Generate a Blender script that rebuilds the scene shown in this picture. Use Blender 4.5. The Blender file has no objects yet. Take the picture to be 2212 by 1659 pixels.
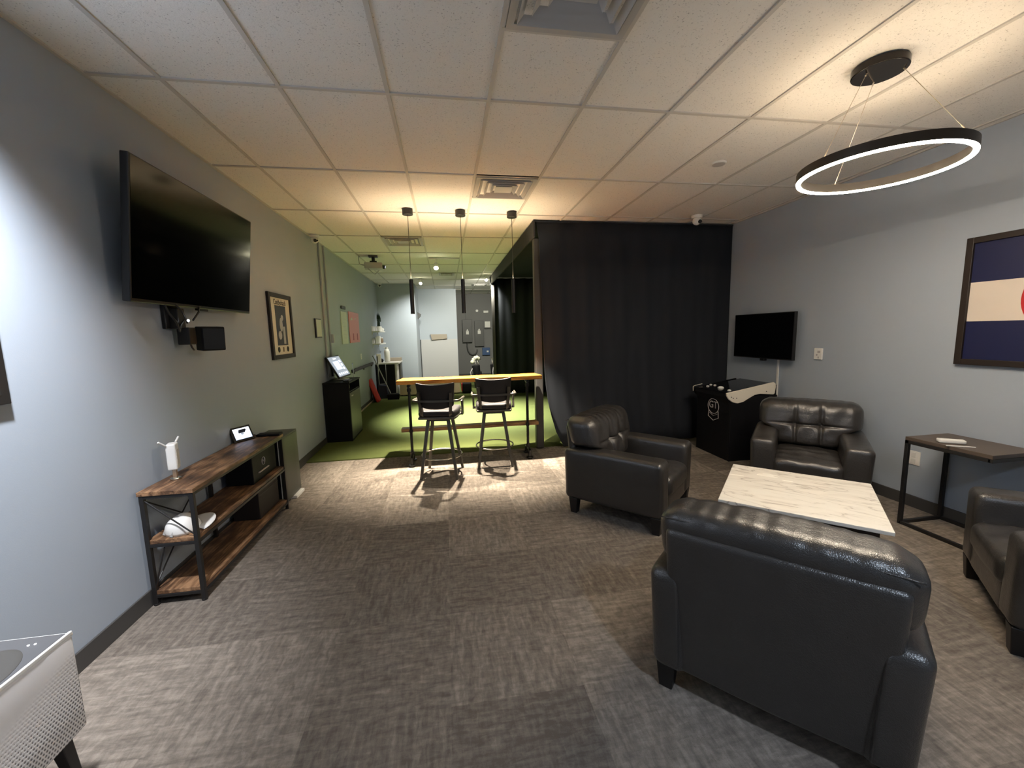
import bpy, bmesh, math, random
from mathutils import Vector, Matrix
random.seed(7)
PI = math.pi
S = bpy.context.scene
C = S.collection

# ------------------------------------------------------------------ camera, world, exposure
YAW, PITCH, ROLL, FPX = 0.15757, -0.12631, -0.02338, 875.6
cam_d = bpy.data.cameras.new('camera'); cam = bpy.data.objects.new('camera', cam_d); C.objects.link(cam)
cam_d.sensor_width = 36; cam_d.lens = 36 * FPX / 2212; cam_d.clip_start = .02
F_ = Vector((math.sin(YAW)*math.cos(PITCH), math.cos(YAW)*math.cos(PITCH), math.sin(PITCH)))
R0 = Vector((math.cos(YAW), -math.sin(YAW), 0)); U0 = R0.cross(F_)
R_ = math.cos(ROLL)*R0 + math.sin(ROLL)*U0; U_ = -math.sin(ROLL)*R0 + math.cos(ROLL)*U0
cam.matrix_world = Matrix(((R_.x, U_.x, -F_.x, 0), (R_.y, U_.y, -F_.y, 0), (R_.z, U_.z, -F_.z, 1.632), (0, 0, 0, 1)))
S.camera = cam
w = bpy.data.worlds.new('world'); S.world = w; w.use_nodes = True
w.node_tree.nodes['Background'].inputs[0].default_value = (.6, .7, 1, 1)
w.node_tree.nodes['Background'].inputs[1].default_value = 0.05
vs = S.view_settings
vs.view_transform = 'Standard'; vs.look = 'None'; vs.gamma = 1; vs.use_curve_mapping = False
vs.exposure = 1.5

WARM = (1.0, .80, .56); SOFT = (1.0, .87, .68); COOL = (.80, .90, 1.0)
def lamp(kind, name, loc, power, col, target=None, size=.05, angle=60, blend=.5):
    d = bpy.data.lights.new(name, kind); d.energy = power; d.color = col
    if kind == 'SPOT': d.spot_size = math.radians(angle); d.spot_blend = blend; d.shadow_soft_size = size
    elif kind == 'POINT': d.shadow_soft_size = size
    elif kind == 'AREA': d.shape = 'DISK' if not isinstance(size, tuple) else 'RECTANGLE'; d.size = size if not isinstance(size, tuple) else size[0]
    if kind == 'AREA' and isinstance(size, tuple): d.size_y = size[1]
    o = bpy.data.objects.new(name, d); C.objects.link(o); o.location = loc
    if target is not None: o.rotation_euler = (Vector(target) - Vector(loc)).to_track_quat('-Z', 'Y').to_euler()
    return o
XL, XR, YB, H = -1.88, 4.06, -1.6, 3.071
# cool recessed downlight near the left wall, just behind the camera's edge of view
lamp('SPOT', 'downlight_light', (-1.28, 1.38, 3.03), 250, (.93, .95, 1.0), (-1.95, 1.5, 1.9), .07, 88, .9)
lamp('SPOT', 'rear_fill_light', (1.2, -.7, 3.03), 90, (.72, .84, 1.0), (1.2, -.5, 0), .1, 140, .9)  # unseen lamp added behind the camera for cool fill and bounce
PEND = [(-.378, 5.025), (.228, 5.03), (.846, 5.045)]
for px, py in PEND:
    lamp('SPOT', 'pendant_light', (px, py, 1.872), 280, (1, .88, .70), (px, py, 0), .012, 86, 1.0)
    lamp('SPOT', 'pendant_uplight', (px, py, 2.29), 11, (1, .80, .52), (px, py, 3.1), .02, 125, .8)
TRACK = [(-.13, 8.1, 2.86), (-.59, 11.0, 2.93), (1.05, 10.35, 2.93)]
lamp('SPOT', 'track_light', (-.13, 8.02, 2.82), 1900, (1, .97, .88), (.5, 8.0, 0), .04, 80, 1.0)
lamp('SPOT', 'track_light_2', (-.59, 10.95, 2.9), 75, (1, .98, .86), (-.7, 12.2, 1.0), .04, 110, .8)
lamp('SPOT', 'track_light_3', (1.05, 10.3, 2.86), 190, (1, .96, .8), (.9, 13.2, 0.9), .04, 110, .8)

# ------------------------------------------------------------------ node helpers
def mat(name, base=(.5, .5, .5), rough=.5, metal=0, spec=.5, emit=None, estr=0, build=None, coat=0, alpha=1):
    m = bpy.data.materials.new(name); m.use_nodes = True
    nt = m.node_tree; b = nt.nodes['Principled BSDF']
    b.inputs['Base Color'].default_value = (*base, 1); b.inputs['Roughness'].default_value = rough
    b.inputs['Metallic'].default_value = metal; b.inputs['Specular IOR Level'].default_value = spec
    b.inputs['Coat Weight'].default_value = coat
    if emit: b.inputs['Emission Color'].default_value = (*emit, 1); b.inputs['Emission Strength'].default_value = estr
    if build: build(NT(nt, b))
    return m
class NT:
    def __init__(s, nt, b): s.nt = nt; s.b = b; s.L = nt.links.new
    def n(s, t, **k):
        x = s.nt.nodes.new(t)
        for a, v in k.items(): setattr(x, a, v)
        return x
    def inp(s, x, i, v):
        if v is None: return
        if hasattr(v, 'is_output'): s.L(v, x.inputs[i])
        else: x.inputs[i].default_value = v
    def co(s, scale=(1, 1, 1), loc=(0, 0, 0), rot=(0, 0, 0), obj=True):
        t = s.n('ShaderNodeTexCoord'); m = s.n('ShaderNodeMapping')
        s.L(t.outputs['Object'], m.inputs[0]); m.inputs[1].default_value = loc; m.inputs[2].default_value = rot; m.inputs[3].default_value = scale
        return m.outputs[0]
    def noise(s, v, sc, det=3, rough=.5, dist=0, fac=True):
        x = s.n('ShaderNodeTexNoise'); s.inp(x, 'Vector', v); x.inputs['Scale'].default_value = sc
        x.inputs['Detail'].default_value = det; x.inputs['Roughness'].default_value = rough; x.inputs['Distortion'].default_value = dist
        return x.outputs[0 if fac else 1]
    def math(s, op, a, b=None, c=None):
        x = s.n('ShaderNodeMath', operation=op); s.inp(x, 0, a); s.inp(x, 1, b); s.inp(x, 2, c); return x.outputs[0]
    def mix(s, f, a, b, bt='MIX'):
        x = s.n('ShaderNodeMix', data_type='RGBA', blend_type=bt)
        s.inp(x, 0, f); s.inp(x, 6, a if hasattr(a, 'is_output') else (*a, 1)); s.inp(x, 7, b if hasattr(b, 'is_output') else (*b, 1)); return x.outputs[2]
    def fmix(s, f, a, b):
        x = s.n('ShaderNodeMix', data_type='FLOAT'); s.inp(x, 0, f); s.inp(x, 2, a); s.inp(x, 3, b); return x.outputs[0]
    def ramp(s, f, stops):
        x = s.n('ShaderNodeValToRGB'); s.L(f, x.inputs[0]); e = x.color_ramp.elements
        while len(e) < len(stops): e.new(.5)
        for i, (p, c) in enumerate(stops): e[i].position = p; e[i].color = (*c, 1) if len(c) == 3 else c
        return x.outputs[0]
    def bump(s, h, st=.3, d=.01):
        x = s.n('ShaderNodeBump'); x.inputs['Strength'].default_value = st; x.inputs['Distance'].default_value = d
        s.L(h, x.inputs['Height']); s.L(x.outputs[0], s.b.inputs['Normal'])
    def col(s, c): s.L(c, s.b.inputs['Base Color'])
    def rough(s, c): s.L(c, s.b.inputs['Roughness'])

def b_wall(t):
    v = t.co()
    t.bump(t.noise(v, 220, 3), .12, .002)
    t.col(t.mix(t.noise(v, 1.3, 2), (.335, .38, .44), (.365, .41, .47)))
    t.rough(t.fmix(t.noise(v, 3, 2), .42, .55))
def b_ceil(t):
    v = t.co()
    n = t.noise(v, 110, 4, .6); sp = t.ramp(n, [(.30, (.45, .45, .45)), (.40, (1, 1, 1))])
    t.col(t.mix(1.0, (.76, .74, .71), sp, 'MULTIPLY'))
    t.bump(n, .5, .004)
def b_carpet(t):
    v = t.co(loc=(.0465, -2.8419, 0))
    sep = t.n('ShaderNodeSeparateXYZ'); t.L(v, sep.inputs[0])
    ix = t.math('FLOOR', t.math('DIVIDE', sep.outputs[0], .6096)); iy = t.math('FLOOR', t.math('DIVIDE', sep.outputs[1], .6096))
    par = t.math('ABSOLUTE', t.math('MODULO', t.math('ADD', ix, iy), 2))
    cmb = t.n('ShaderNodeCombineXYZ'); t.L(ix, cmb.inputs[0]); t.L(iy, cmb.inputs[1])
    wn = t.n('ShaderNodeTexWhiteNoise'); t.L(cmb.outputs[0], wn.inputs[0])
    vx = t.co(scale=(44, 13, 1)); vy = t.co(scale=(13, 44, 1))
    nx = t.noise(vx, 1.0, 4, .62, .5); ny = t.noise(vy, 1.0, 4, .62, .5)
    a = t.fmix(par, t.fmix(.44, nx, ny), t.fmix(.44, ny, nx))
    vx2 = t.co(scale=(30, 4, 1)); vy2 = t.co(scale=(4, 30, 1))
    blk = t.fmix(par, t.noise(vx2, 1.0, 2), t.noise(vy2, 1.0, 2))
    fine = t.noise(t.co(), 380, 2)
    h = t.math('ADD', t.math('ADD', t.math('MULTIPLY', a, .80), t.math('MULTIPLY', blk, .30)), t.math('MULTIPLY', fine, .12))
    h = t.math('ADD', h, t.math('MULTIPLY', t.math('SUBTRACT', wn.outputs[0], .5), .16))
    h = t.math('SUBTRACT', h, t.math('MULTIPLY', par, .035))
    t.col(t.ramp(h, [(.44, (.118, .099, .083)), (.60, (.195, .166, .140)), (.76, (.31, .268, .224))]))
    t.bump(t.math('ADD', fine, a), .5, .006)
def b_turf(t):
    v = t.co(); n = t.noise(v, 260, 3, .7); n2 = t.noise(v, 9, 3)
    t.col(t.mix(n, t.mix(n2, (.052, .070, .020), (.074, .096, .028)), (.155, .182, .060))); t.bump(n, .9, .012)
def b_leather(t):
    v = t.co(); vo = t.n('ShaderNodeTexVoronoi'); t.L(v, vo.inputs['Vector']); vo.inputs['Scale'].default_value = 240
    big = t.noise(v, 9, 3, .55, .6); cre = t.noise(v, 26, 4, .6, 1.2)
    t.bump(t.math('ADD', t.math('MULTIPLY', vo.outputs[0], .10), t.math('ADD', t.math('MULTIPLY', big, .42), t.math('MULTIPLY', cre, .20))), .40, .02)
    t.col(t.mix(big, (.026, .023, .0215), (.040, .036, .033)))
    t.rough(t.fmix(cre, .24, .38))
def b_wood(t):
    v = t.co(scale=(9, 1.1, 9)); n = t.noise(v, 3.2, 5, .6, .8); v2 = t.co(scale=(30, 2, 30)); n2 = t.noise(v2, 4, 3)
    p = t.noise(t.co(scale=(3, 2.2, 3)), 2.3, 3)
    h = t.math('ADD', t.math('MULTIPLY', n, .5), t.math('ADD', t.math('MULTIPLY', n2, .16), t.math('MULTIPLY', p, .42)))
    t.col(t.ramp(h, [(.40, (.022, .012, .008)), (.53, (.120, .060, .030)), (.66, (.34, .190, .098))])); t.bump(n2, .2, .002)
def b_bar(t):
    v = t.co(scale=(1.2, 12, 12)); n = t.noise(v, 3, 4, .55, .7)
    t.col(t.ramp(n, [(.3, (.20, .062, .010)), (.5, (.38, .15, .022)), (.7, (.50, .24, .045))]))
def b_marble(t):
    v = t.co(rot=(0, 0, -.5), scale=(1, 3.4, 1)); n = t.noise(v, 1.7, 4, .5, 1.6); d = t.math('ABSOLUTE', t.math('SUBTRACT', n, .5))
    n2 = t.noise(v, 1.3, 3)
    vein = t.ramp(d, [(0, (.42, .38, .33)), (.018, (.74, .70, .63)), (.10, (.80, .765, .69))])
    t.col(t.mix(t.ramp(n2, [(.36, (0, 0, 0)), (.52, (1, 1, 1))]), (.80, .77, .70), vein)); t.rough(t.fmix(n2, .22, .3))
def b_curtain(t):
    v = t.co(scale=(1, 1, .2)); t.col(t.mix(t.noise(v, 5, 3), (.021, .024, .030), (.033, .036, .043))); t.bump(t.noise(t.co(), 500, 2), .3, .002)
def b_brush(t):
    t.col(t.mix(t.noise(t.co(scale=(1, 1, 40)), 30, 2), (.19, .18, .165), (.26, .25, .225)))
def b_perf(t):
    v = t.co(); sep = t.n('ShaderNodeSeparateXYZ'); t.L(v, sep.inputs[0]); y = sep.outputs[1]; z = sep.outputs[2]
    row = t.math('FLOOR', t.math('MULTIPLY', z, 82)); off = t.math('MULTIPLY', t.math('ABSOLUTE', t.math('MODULO', row, 2)), .5)
    u = t.math('SUBTRACT', t.math('FRACT', t.math('ADD', t.math('MULTIPLY', y, 82), off)), .5)
    q = t.math('SUBTRACT', t.math('FRACT', t.math('MULTIPLY', z, 82)), .5)
    r = t.math('SQRT', t.math('ADD', t.math('POWER', u, 2), t.math('POWER', q, 2)))
    # size of the perforations grows below a curved line
    lim = t.math('ADD', .50, t.math('MULTIPLY', t.math('SUBTRACT', y, 1.45), .35))
    g = t.math('MULTIPLY', t.math('SUBTRACT', lim, z), 1.6)
    rad = t.math('MINIMUM', t.math('MAXIMUM', g, 0.0), .30)
    hole = t.math('LESS_THAN', r, rad)
    t.col(t.mix(hole, (.74, .72, .72), (.17, .16, .165))); 
    t.bump(t.math('MULTIPLY', t.math('MINIMUM', r, .5), t.math('MULTIPLY', rad, 3)), .8, .006)
def b_disp(t):
    v = t.co(); t.col(t.ramp(t.noise(v, 7, 2), [(.45, (.01, .012, .012)), (.6, (.02, .022, .02))]))

M = {}
M['wall'] = mat('wall_paint', rough=.48, build=b_wall)
M['wallc'] = mat('dark_wall_paint', (.17, .17, .17), .7)
M['ceil'] = mat('ceiling_tile', (.6, .58, .55), .9, build=b_ceil)
M['tbar'] = mat('ceiling_grid', (.52, .50, .47), .6)
M['carpet'] = mat('carpet', (.1, .09, .08), .95, spec=.15, build=b_carpet)
M['turf'] = mat('turf', (.12, .17, .03), .95, spec=.1, build=b_turf)
M['base'] = mat('baseboard', (.055, .052, .05), .55)
M['leather'] = mat('leather', (.03, .027, .025), .36, spec=.6, build=b_leather, coat=.35)
M['leather'].node_tree.nodes['Principled BSDF'].inputs['Coat Roughness'].default_value = .28
M['foot'] = mat('dark_wood_foot', (.008, .007, .007), .45)
M['wood'] = mat('rustic_wood', (.2, .1, .05), .5, build=b_wood)
M['bar'] = mat('bar_wood', (.6, .25, .05), .28, build=b_bar)
M['marble'] = mat('marble', (.8, .76, .68), .25, build=b_marble)
M['black'] = mat('black_metal', (.012, .011, .011), .45, metal=.0)
M['pipe'] = mat('black_pipe', (.012, .012, .012), .3, metal=.3)
M['bronze'] = mat('bronze_metal', (.115, .105, .088), .38, metal=.75)
M['chrome'] = mat('chrome', (.62, .58, .5), .22, metal=1)
M['vinyl'] = mat('dark_vinyl', (.016, .014, .014), .52, spec=.35)
M['screen'] = mat('screen_glass', (.0015, .0016, .002), .12, spec=.22)
M['bezel'] = mat('bezel', (.008, .008, .009), .35)
M['curtain'] = mat('curtain', (.01, .01, .013), .95, spec=.1, build=b_curtain)
M['valance'] = mat('valance', (.018, .018, .02), .85)
M['postm'] = mat('post_vinyl', (.035, .033, .031), .55)
M['white'] = mat('white_plastic', (.75, .74, .71), .4)
M['whitem'] = mat('white_metal', (.66, .65, .62), .4)
M['cream'] = mat('cream_panel', (.80, .74, .62), .35)
M['vent'] = mat('vent_metal', (.42, .41, .40), .45)
M['ventd'] = mat('vent_cavity', (.03, .03, .03), .9)
M['fridge'] = mat('grey_green_steel', (.075, .08, .066), .45, metal=.2)
M['glossb'] = mat('gloss_black', (.004, .004, .005), .12)
M['flatb'] = mat('flat_black', (.005, .005, .0065), .55, spec=.22)
M['navy'] = mat('flag_blue', (.004, .007, .048), .5)
M['flagw'] = mat('flag_white', (.62, .54, .46), .55)
M['red'] = mat('flag_red', (.42, .012, .014), .5)
M['gold'] = mat('flag_gold', (.75, .42, .04), .5)
M['dwood'] = mat('dark_walnut', (.014, .008, .006), .5)
M['tablew'] = mat('grey_walnut', (.085, .062, .048), .42)
M['paper'] = mat('paper', (.66, .62, .52), .7)
M['ink'] = mat('ink', (.02, .02, .02), .7)
M['photo'] = mat('photo_dark', (.022, .022, .021), .4)
M['photol'] = mat('photo_light', (.42, .41, .38), .4)
M['chartw'] = mat('chart_white', (.55, .58, .47), .45)
M['chartp'] = mat('chart_pink', (.72, .22, .20), .45)
M['panel'] = mat('electrical_grey', (.065, .066, .066), .5)
M['blue'] = mat('blue_box', (.03, .075, .19), .45)
M['card'] = mat('tan_box', (.30, .26, .21), .7)
M['beige'] = mat('beige_bench', (.62, .50, .36), .6)
M['redb'] = mat('red_board', (.55, .045, .04), .55)
M['dblue'] = mat('dark_blue_plastic', (.012, .018, .04), .5)
M['broom'] = mat('grey_broom_pole', (.33, .34, .34), .35)
M['leaf'] = mat('dark_leaf', (.012, .03, .016), .7)
M['wool'] = mat('wool_white', (.60, .60, .50), .95)
M['brownj'] = mat('brown_jar', (.22, .16, .11), .5)
M['stonec'] = mat('counter_stone', (.62, .60, .56), .35)
M['capw'] = mat('cap_cloth', (.72, .70, .67), .85)
M['capg'] = mat('cap_mesh', (.40, .39, .38), .9)
M['topk'] = mat('purifier_top', (.10, .10, .105), .2)
M['grille'] = mat('grille', (.06, .057, .053), .7)
M['perf'] = mat('perforated_white', (.6, .6, .6), .45, build=b_perf)
M['conduit'] = mat('conduit', (.38, .40, .41), .45)
M['darkbox'] = mat('dark_brown_box', (.015, .010, .009), .6)
M['logo'] = mat('logo_grey', (.42, .39, .39), .5)
M['gold_l'] = mat('pale_line', (.45, .38, .36), .4)
M['canopy'] = mat('lamp_canopy', (.028, .024, .021), .16, metal=.6)
M['ringm'] = mat('lamp_ring_metal', (.05, .04, .03), .4, metal=.3)
M['cable'] = mat('steel_cable', (.55, .48, .38), .35, metal=.7)
M['led'] = mat('led_strip', (1, 1, 1), .5, emit=(1, .85, .66), estr=90)
M['ledup'] = mat('led_strip_upper', (1, 1, 1), .5, emit=(1, .77, .50), estr=25)
M['bulb'] = mat('lamp_bulb', (1, 1, 1), .5, emit=(1, .93, .62), estr=25)
M['bulbp'] = mat('pendant_bulb', (1, 1, 1), .5, emit=(1, .86, .62), estr=1.2)
M['scr_w'] = mat('lit_screen_white', (.5, .5, .5), .3, emit=(.78, .86, 1.0), estr=.85)
M['scr_b'] = mat('lit_screen_blue', (.2, .3, .5), .3, emit=(.45, .62, .95), estr=.8)
M['scr_g'] = mat('lit_screen_grey', (.1, .1, .1), .3, emit=(.16, .18, .21), estr=.8)
M['pin'] = mat('pilot_light', (1, 1, 1), .3, emit=(.9, .95, 1), estr=4)
M['lens'] = mat('projector_lens', (.1, .1, .2), .1, emit=(.6, .6, 1), estr=1.5)
M['shelfw'] = mat('shelf_white', (.70, .69, .66), .5)

# ------------------------------------------------------------------ mesh helpers
def I(): return Matrix.Identity(4)
def T(x, y, z): return Matrix.Translation((x, y, z))
def RX(a): return Matrix.Rotation(a, 4, 'X')
def RY(a): return Matrix.Rotation(a, 4, 'Y')
def RZ(a): return Matrix.Rotation(a, 4, 'Z')
class MB:
    def __init__(s): s.v = []; s.f = []
    def add(s, vs, fs, m=None):
        k = len(s.v); s.v += [tuple(m @ Vector(p)) if m is not None else tuple(p) for p in vs]; s.f += [tuple(i + k for i in f) for f in fs]; return s
    def box(s, x0, x1, y0, y1, z0, z1, m=None):
        vs = [(x, y, z) for x in (x0, x1) for y in (y0, y1) for z in (z0, z1)]
        return s.add(vs, [(0, 1, 3, 2), (4, 6, 7, 5), (0, 4, 5, 1), (2, 3, 7, 6), (0, 2, 6, 4), (1, 5, 7, 3)], m)
    def taper(s, c, w0, w1, z0, z1, c1=None, m=None):
        c1 = c1 or c; vs = []
        for (cx, cy), w_, z in ((c, w0, z0), (c1, w1, z1)):
            for a, b in ((-1, -1), (1, -1), (1, 1), (-1, 1)): vs.append((cx + a*w_/2, cy + b*w_/2, z))
        return s.add(vs, [(3, 2, 1, 0), (4, 5, 6, 7)] + [(i, (i+1) % 4, 4 + (i+1) % 4, 4 + i) for i in range(4)], m)
    def cyl(s, p0, p1, r0, r1=None, n=20, m=None):
        r1 = r0 if r1 is None else r1; p0 = Vector(p0); p1 = Vector(p1); d = (p1 - p0).normalized()
        a = d.orthogonal().normalized(); b = d.cross(a)
        vs = [p + (a*math.cos(2*PI*i/n) + b*math.sin(2*PI*i/n))*r for p, r in ((p0, r0), (p1, r1)) for i in range(n)]
        return s.add(vs, [tuple(range(n - 1, -1, -1)), tuple(range(n, 2*n))] + [(i, (i+1) % n, n + (i+1) % n, n + i) for i in range(n)], m)
    def tube(s, path, r, n=10, closed=False, m=None, sq=False):
        P = [Vector(p) for p in path]; N = len(P); vs = []; fs = []
        t0 = (P[1] - P[0]).normalized(); a = t0.orthogonal().normalized()
        if abs(t0.z) < .9: a = Vector((0, 0, 1)) - t0*t0.z; a.normalize()
        for i, p in enumerate(P):
            if closed: t = (P[(i+1) % N] - P[i-1]).normalized()
            else: t = (P[min(i+1, N-1)] - P[max(i-1, 0)]).normalized()
            a = (a - t*a.dot(t)).normalized(); b = t.cross(a); rr = r[i] if isinstance(r, (list, tuple)) else r
            vs += [p + (a*math.cos(2*PI*(j+.5)/n) + b*math.sin(2*PI*(j+.5)/n))*rr for j in range(n)]
        for i in range(N if closed else N - 1):
            k = (i+1) % N
            fs += [(i*n + j, i*n + (j+1) % n, k*n + (j+1) % n, k*n + j) for j in range(n)]
        if not closed: fs += [tuple(range(n-1, -1, -1)), tuple((N-1)*n + j for j in range(n))]
        return s.add(vs, fs, m)
    def lathe(s, prof, n=32, m=None, caps=True):
        vs = [(r*math.cos(2*PI*i/n), r*math.sin(2*PI*i/n), z) for r, z in prof for i in range(n)]; fs = []
        for k in range(len(prof) - 1): fs += [(k*n + i, k*n + (i+1) % n, (k+1)*n + (i+1) % n, (k+1)*n + i) for i in range(n)]
        if caps: fs += [tuple(range(n-1, -1, -1)), tuple((len(prof)-1)*n + i for i in range(n))]
        return s.add(vs, fs, m)
    def prism(s, poly, h0, h1, m=None, axis='z'):
        n = len(poly)
        f = {'z': lambda a, b, h: (a, b, h), 'y': lambda a, b, h: (a, h, b), 'x': lambda a, b, h: (h, a, b)}[axis]
        vs = [f(a, b, h) for h in (h0, h1) for a, b in poly]
        return s.add(vs, [tuple(range(n-1, -1, -1)), tuple(range(n, 2*n))] + [(i, (i+1) % n, n + (i+1) % n, n + i) for i in range(n)], m)
    def ball(s, c, r, n=16, sc=(1, 1, 1), m=None):
        vs = []; fs = []; k = n//2
        for i in range(1, k):
            for j in range(n): vs.append((c[0] + r*sc[0]*math.sin(PI*i/k)*math.cos(2*PI*j/n), c[1] + r*sc[1]*math.sin(PI*i/k)*math.sin(2*PI*j/n), c[2] + r*sc[2]*math.cos(PI*i/k)))
        for i in range(k-2): fs += [(i*n + j, (i+1)*n + j, (i+1)*n + (j+1) % n, i*n + (j+1) % n) for j in range(n)]
        t = len(vs); vs += [(c[0], c[1], c[2] + r*sc[2]), (c[0], c[1], c[2] - r*sc[2])]
        fs += [(t, j, (j+1) % n) for j in range(n)] + [(t+1, (k-2)*n + (j+1) % n, (k-2)*n + j) for j in range(n)]
        return s.add(vs, fs, m)
    def rbox(s, c, h, r, nx=6, ny=6, nz=6, fn=None, m=None, e=3):
        """rounded box centre c, half sizes h, corner radius r, displaced by fn in local coords"""
        def ax(hh, n):
            rr = min(r, hh*.98); L = [-hh + rr*(1 - math.cos(PI/2*i/e)) for i in range(e)]
            L += [-(hh-rr) + 2*(hh-rr)*i/n for i in range(n+1)]; L += [hh - rr*(1 - math.cos(PI/2*i/e)) for i in range(e-1, -1, -1)]; return L
        A = [ax(h[0], nx), ax(h[1], ny), ax(h[2], nz)]; idx = {}; vs = []; fs = []
        def vid(i, j, k):
            q = (i, j, k)
            if q not in idx:
                p = Vector((A[0][i], A[1][j], A[2][k]))
                inn = Vector([max(-(h[a]-min(r, h[a]*.98)), min(h[a]-min(r, h[a]*.98), p[a])) for a in range(3)]); d = p - inn
                if d.length > 1e-9: p = inn + d.normalized()*r if r <= min(h) else inn + Vector([d.normalized()[a]*min(r, h[a]*.98) for a in range(3)])
                if fn: p = Vector(fn(p.x, p.y, p.z))
                idx[q] = len(vs); vs.append(p + Vector(c))
            return idx[q]
        n = [len(a) - 1 for a in A]
        for i in range(n[0]):
            for j in range(n[1]):
                fs.append((vid(i, j, 0), vid(i, j+1, 0), vid(i+1, j+1, 0), vid(i+1, j, 0))); fs.append((vid(i, j, n[2]), vid(i+1, j, n[2]), vid(i+1, j+1, n[2]), vid(i, j+1, n[2])))
        for i in range(n[0]):
            for k in range(n[2]):
                fs.append((vid(i, 0, k), vid(i+1, 0, k), vid(i+1, 0, k+1), vid(i, 0, k+1))); fs.append((vid(i, n[1], k), vid(i, n[1], k+1), vid(i+1, n[1], k+1), vid(i+1, n[1], k)))
        for j in range(n[1]):
            for k in range(n[2]):
                fs.append((vid(0, j, k), vid(0, j, k+1), vid(0, j+1, k+1), vid(0, j+1, k))); fs.append((vid(n[0], j, k), vid(n[0], j+1, k), vid(n[0], j+1, k+1), vid(n[0], j, k+1)))
        return s.add(vs, fs, m)
    def build(s, name, m, parent=None, bevel=0, smooth=False, seg=2):
        me = bpy.data.meshes.new(name); me.from_pydata(s.v, [], s.f); me.materials.append(M[m] if isinstance(m, str) else m)
        bm = bmesh.new(); bm.from_mesh(me); bmesh.ops.recalc_face_normals(bm, faces=bm.faces); bm.to_mesh(me); bm.free()
        if smooth:
            for p in me.polygons: p.use_smooth = True
        o = bpy.data.objects.new(name, me); C.objects.link(o)
        if parent is not None: o.parent = parent
        if bevel:
            b = o.modifiers.new('bevel', 'BEVEL'); b.width = bevel; b.segments = seg; b.limit_method = 'ANGLE'; b.angle_limit = math.radians(40)
        if smooth and smooth != 'all':
            try: me.set_sharp_from_angle(angle=math.radians(38))
            except Exception: pass
        return o
def thing(name, label, cat, loc=(0, 0, 0), rz=0, group=None):
    o = bpy.data.objects.new(name, None); C.objects.link(o); o.location = loc; o.rotation_euler = (0, 0, rz); o.empty_display_size = .1
    o['label'] = label; o['category'] = cat
    if group: o['group'] = group
    return o
def tag(o, label, cat, group=None):
    o['label'] = label; o['category'] = cat
    if group: o['group'] = group
    return o
def struct(o): o['kind'] = 'structure'; return o
def lab(o, l): o['label'] = l; return o
def text(name, body, size, m, parent, mw, ext=.001, font_x=1.0):
    cu = bpy.data.curves.new(name, 'FONT'); cu.body = body; cu.size = size; cu.extrude = ext; cu.align_x = 'CENTER'; cu.align_y = 'CENTER'
    t = bpy.data.objects.new(name, cu); C.objects.link(t); bpy.context.view_layer.update()
    me = bpy.data.meshes.new_from_object(t.evaluated_get(bpy.context.evaluated_depsgraph_get()))
    bpy.data.objects.remove(t); o = bpy.data.objects.new(name, me); C.objects.link(o)
    me.materials.clear(); me.materials.append(M[m]); me.transform(mw @ Matrix.Scale(font_x, 4, (1, 0, 0))); o.parent = parent
    return o
def dup(root, loc, rz, label):
    r = root.copy(); C.objects.link(r); r.location = loc; r.rotation_euler = (0, 0, rz); r['label'] = label
    for ch in list(root.children):
        c = ch.copy(); C.objects.link(c); c.parent = r
        for g in list(ch.children):
            d = g.copy(); C.objects.link(d); d.parent = c
    return r
# matrices that stand a drawing (x right, y up) on a wall
ON_LEFT = lambda y, z, x=XL+.002: T(x, y, z) @ Matrix(((0, 0, 1, 0), (1, 0, 0, 0), (0, 1, 0, 0), (0, 0, 0, 1)))   # reads along +y, faces +x
# facing +x: reader looks toward -x, right-hand is +y

# ------------------------------------------------------------------ room shell
struct(MB().box(XL-.1, XR+.1, YB-.1, 15.4, -.1, 0).build('floor', 'carpet'))
struct(MB().box(XL-.1, XR+.1, YB-.1, 15.4, H+.006, H+.1).build('ceiling', 'ceil'))
struct(MB().box(XL-.1, XL, YB, 12.07, 0, H+.05).build('wall_left', 'wall'))
struct(MB().box(XR, XR+.1, YB, 15.4, 0, H+.05).build('wall_right', 'wall'))
struct(MB().box(XL-.1, -.83, 12.07, 12.17, 0, H+.05).box(-.93, -.83, 12.17, 13.5, 0, H+.05).build('wall_back', 'wall'))
bb = MB().box(-.93, .37, 13.5, 15.3, 0, H+.05).build('wall_back_recess', 'wall'); struct(bb)
struct(MB().box(.37, XR, 15.25, 15.35, 0, H+.05).build('wall_far', 'wallc'))
struct(MB().box(XL-.1, XR+.1, YB-.1, YB, 0, H+.05).build('wall_front', 'wall'))
# suspended ceiling grid: 24 x 48 inch cells
g = MB(); k = -4
cx0, cy0, cs = .3269, 2.715, .6096
x = cx0 - 4*cs
while x < XR:
    if x > XL: g.box(x-.012, x+.012, YB, 15.3, H-.002, H+.008)
    x += cs
y = cy0 - 4*2*cs
while y < 15.3:
    if y > YB: g.box(XL, XR, y-.012, y+.012, H-.0025, H+.008)
    y += 2*cs
DIFF = [(cx0, cy0 - 2*cs), (cx0, cy0 + 2*cs), (cx0 - 2*cs, cy0 + 6*cs)]
for dx, dy in DIFF:
    for yy in (dy, dy + cs): g.box(dx, dx+cs, yy-.012, yy+.012, H-.003, H+.008)
g.box(XL, XL+.02, YB, 12.07, H-.004, H+.008).box(XR-.02, XR, YB, 15.3, H-.004, H+.008)
struct(g.build('trim_1', 'tbar'))
struct(MB().box(XL, XL+.012, YB, 12.07, 0, .105).build('baseboard_left', 'base', bevel=.003))
struct(MB().box(XR-.012, XR, YB, 15.2, 0, .105).build('baseboard_right', 'base', bevel=.003))
struct(MB().box(.37, XR, 15.235, 15.25, 0, .13).build('baseboard_far', 'base'))
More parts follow.
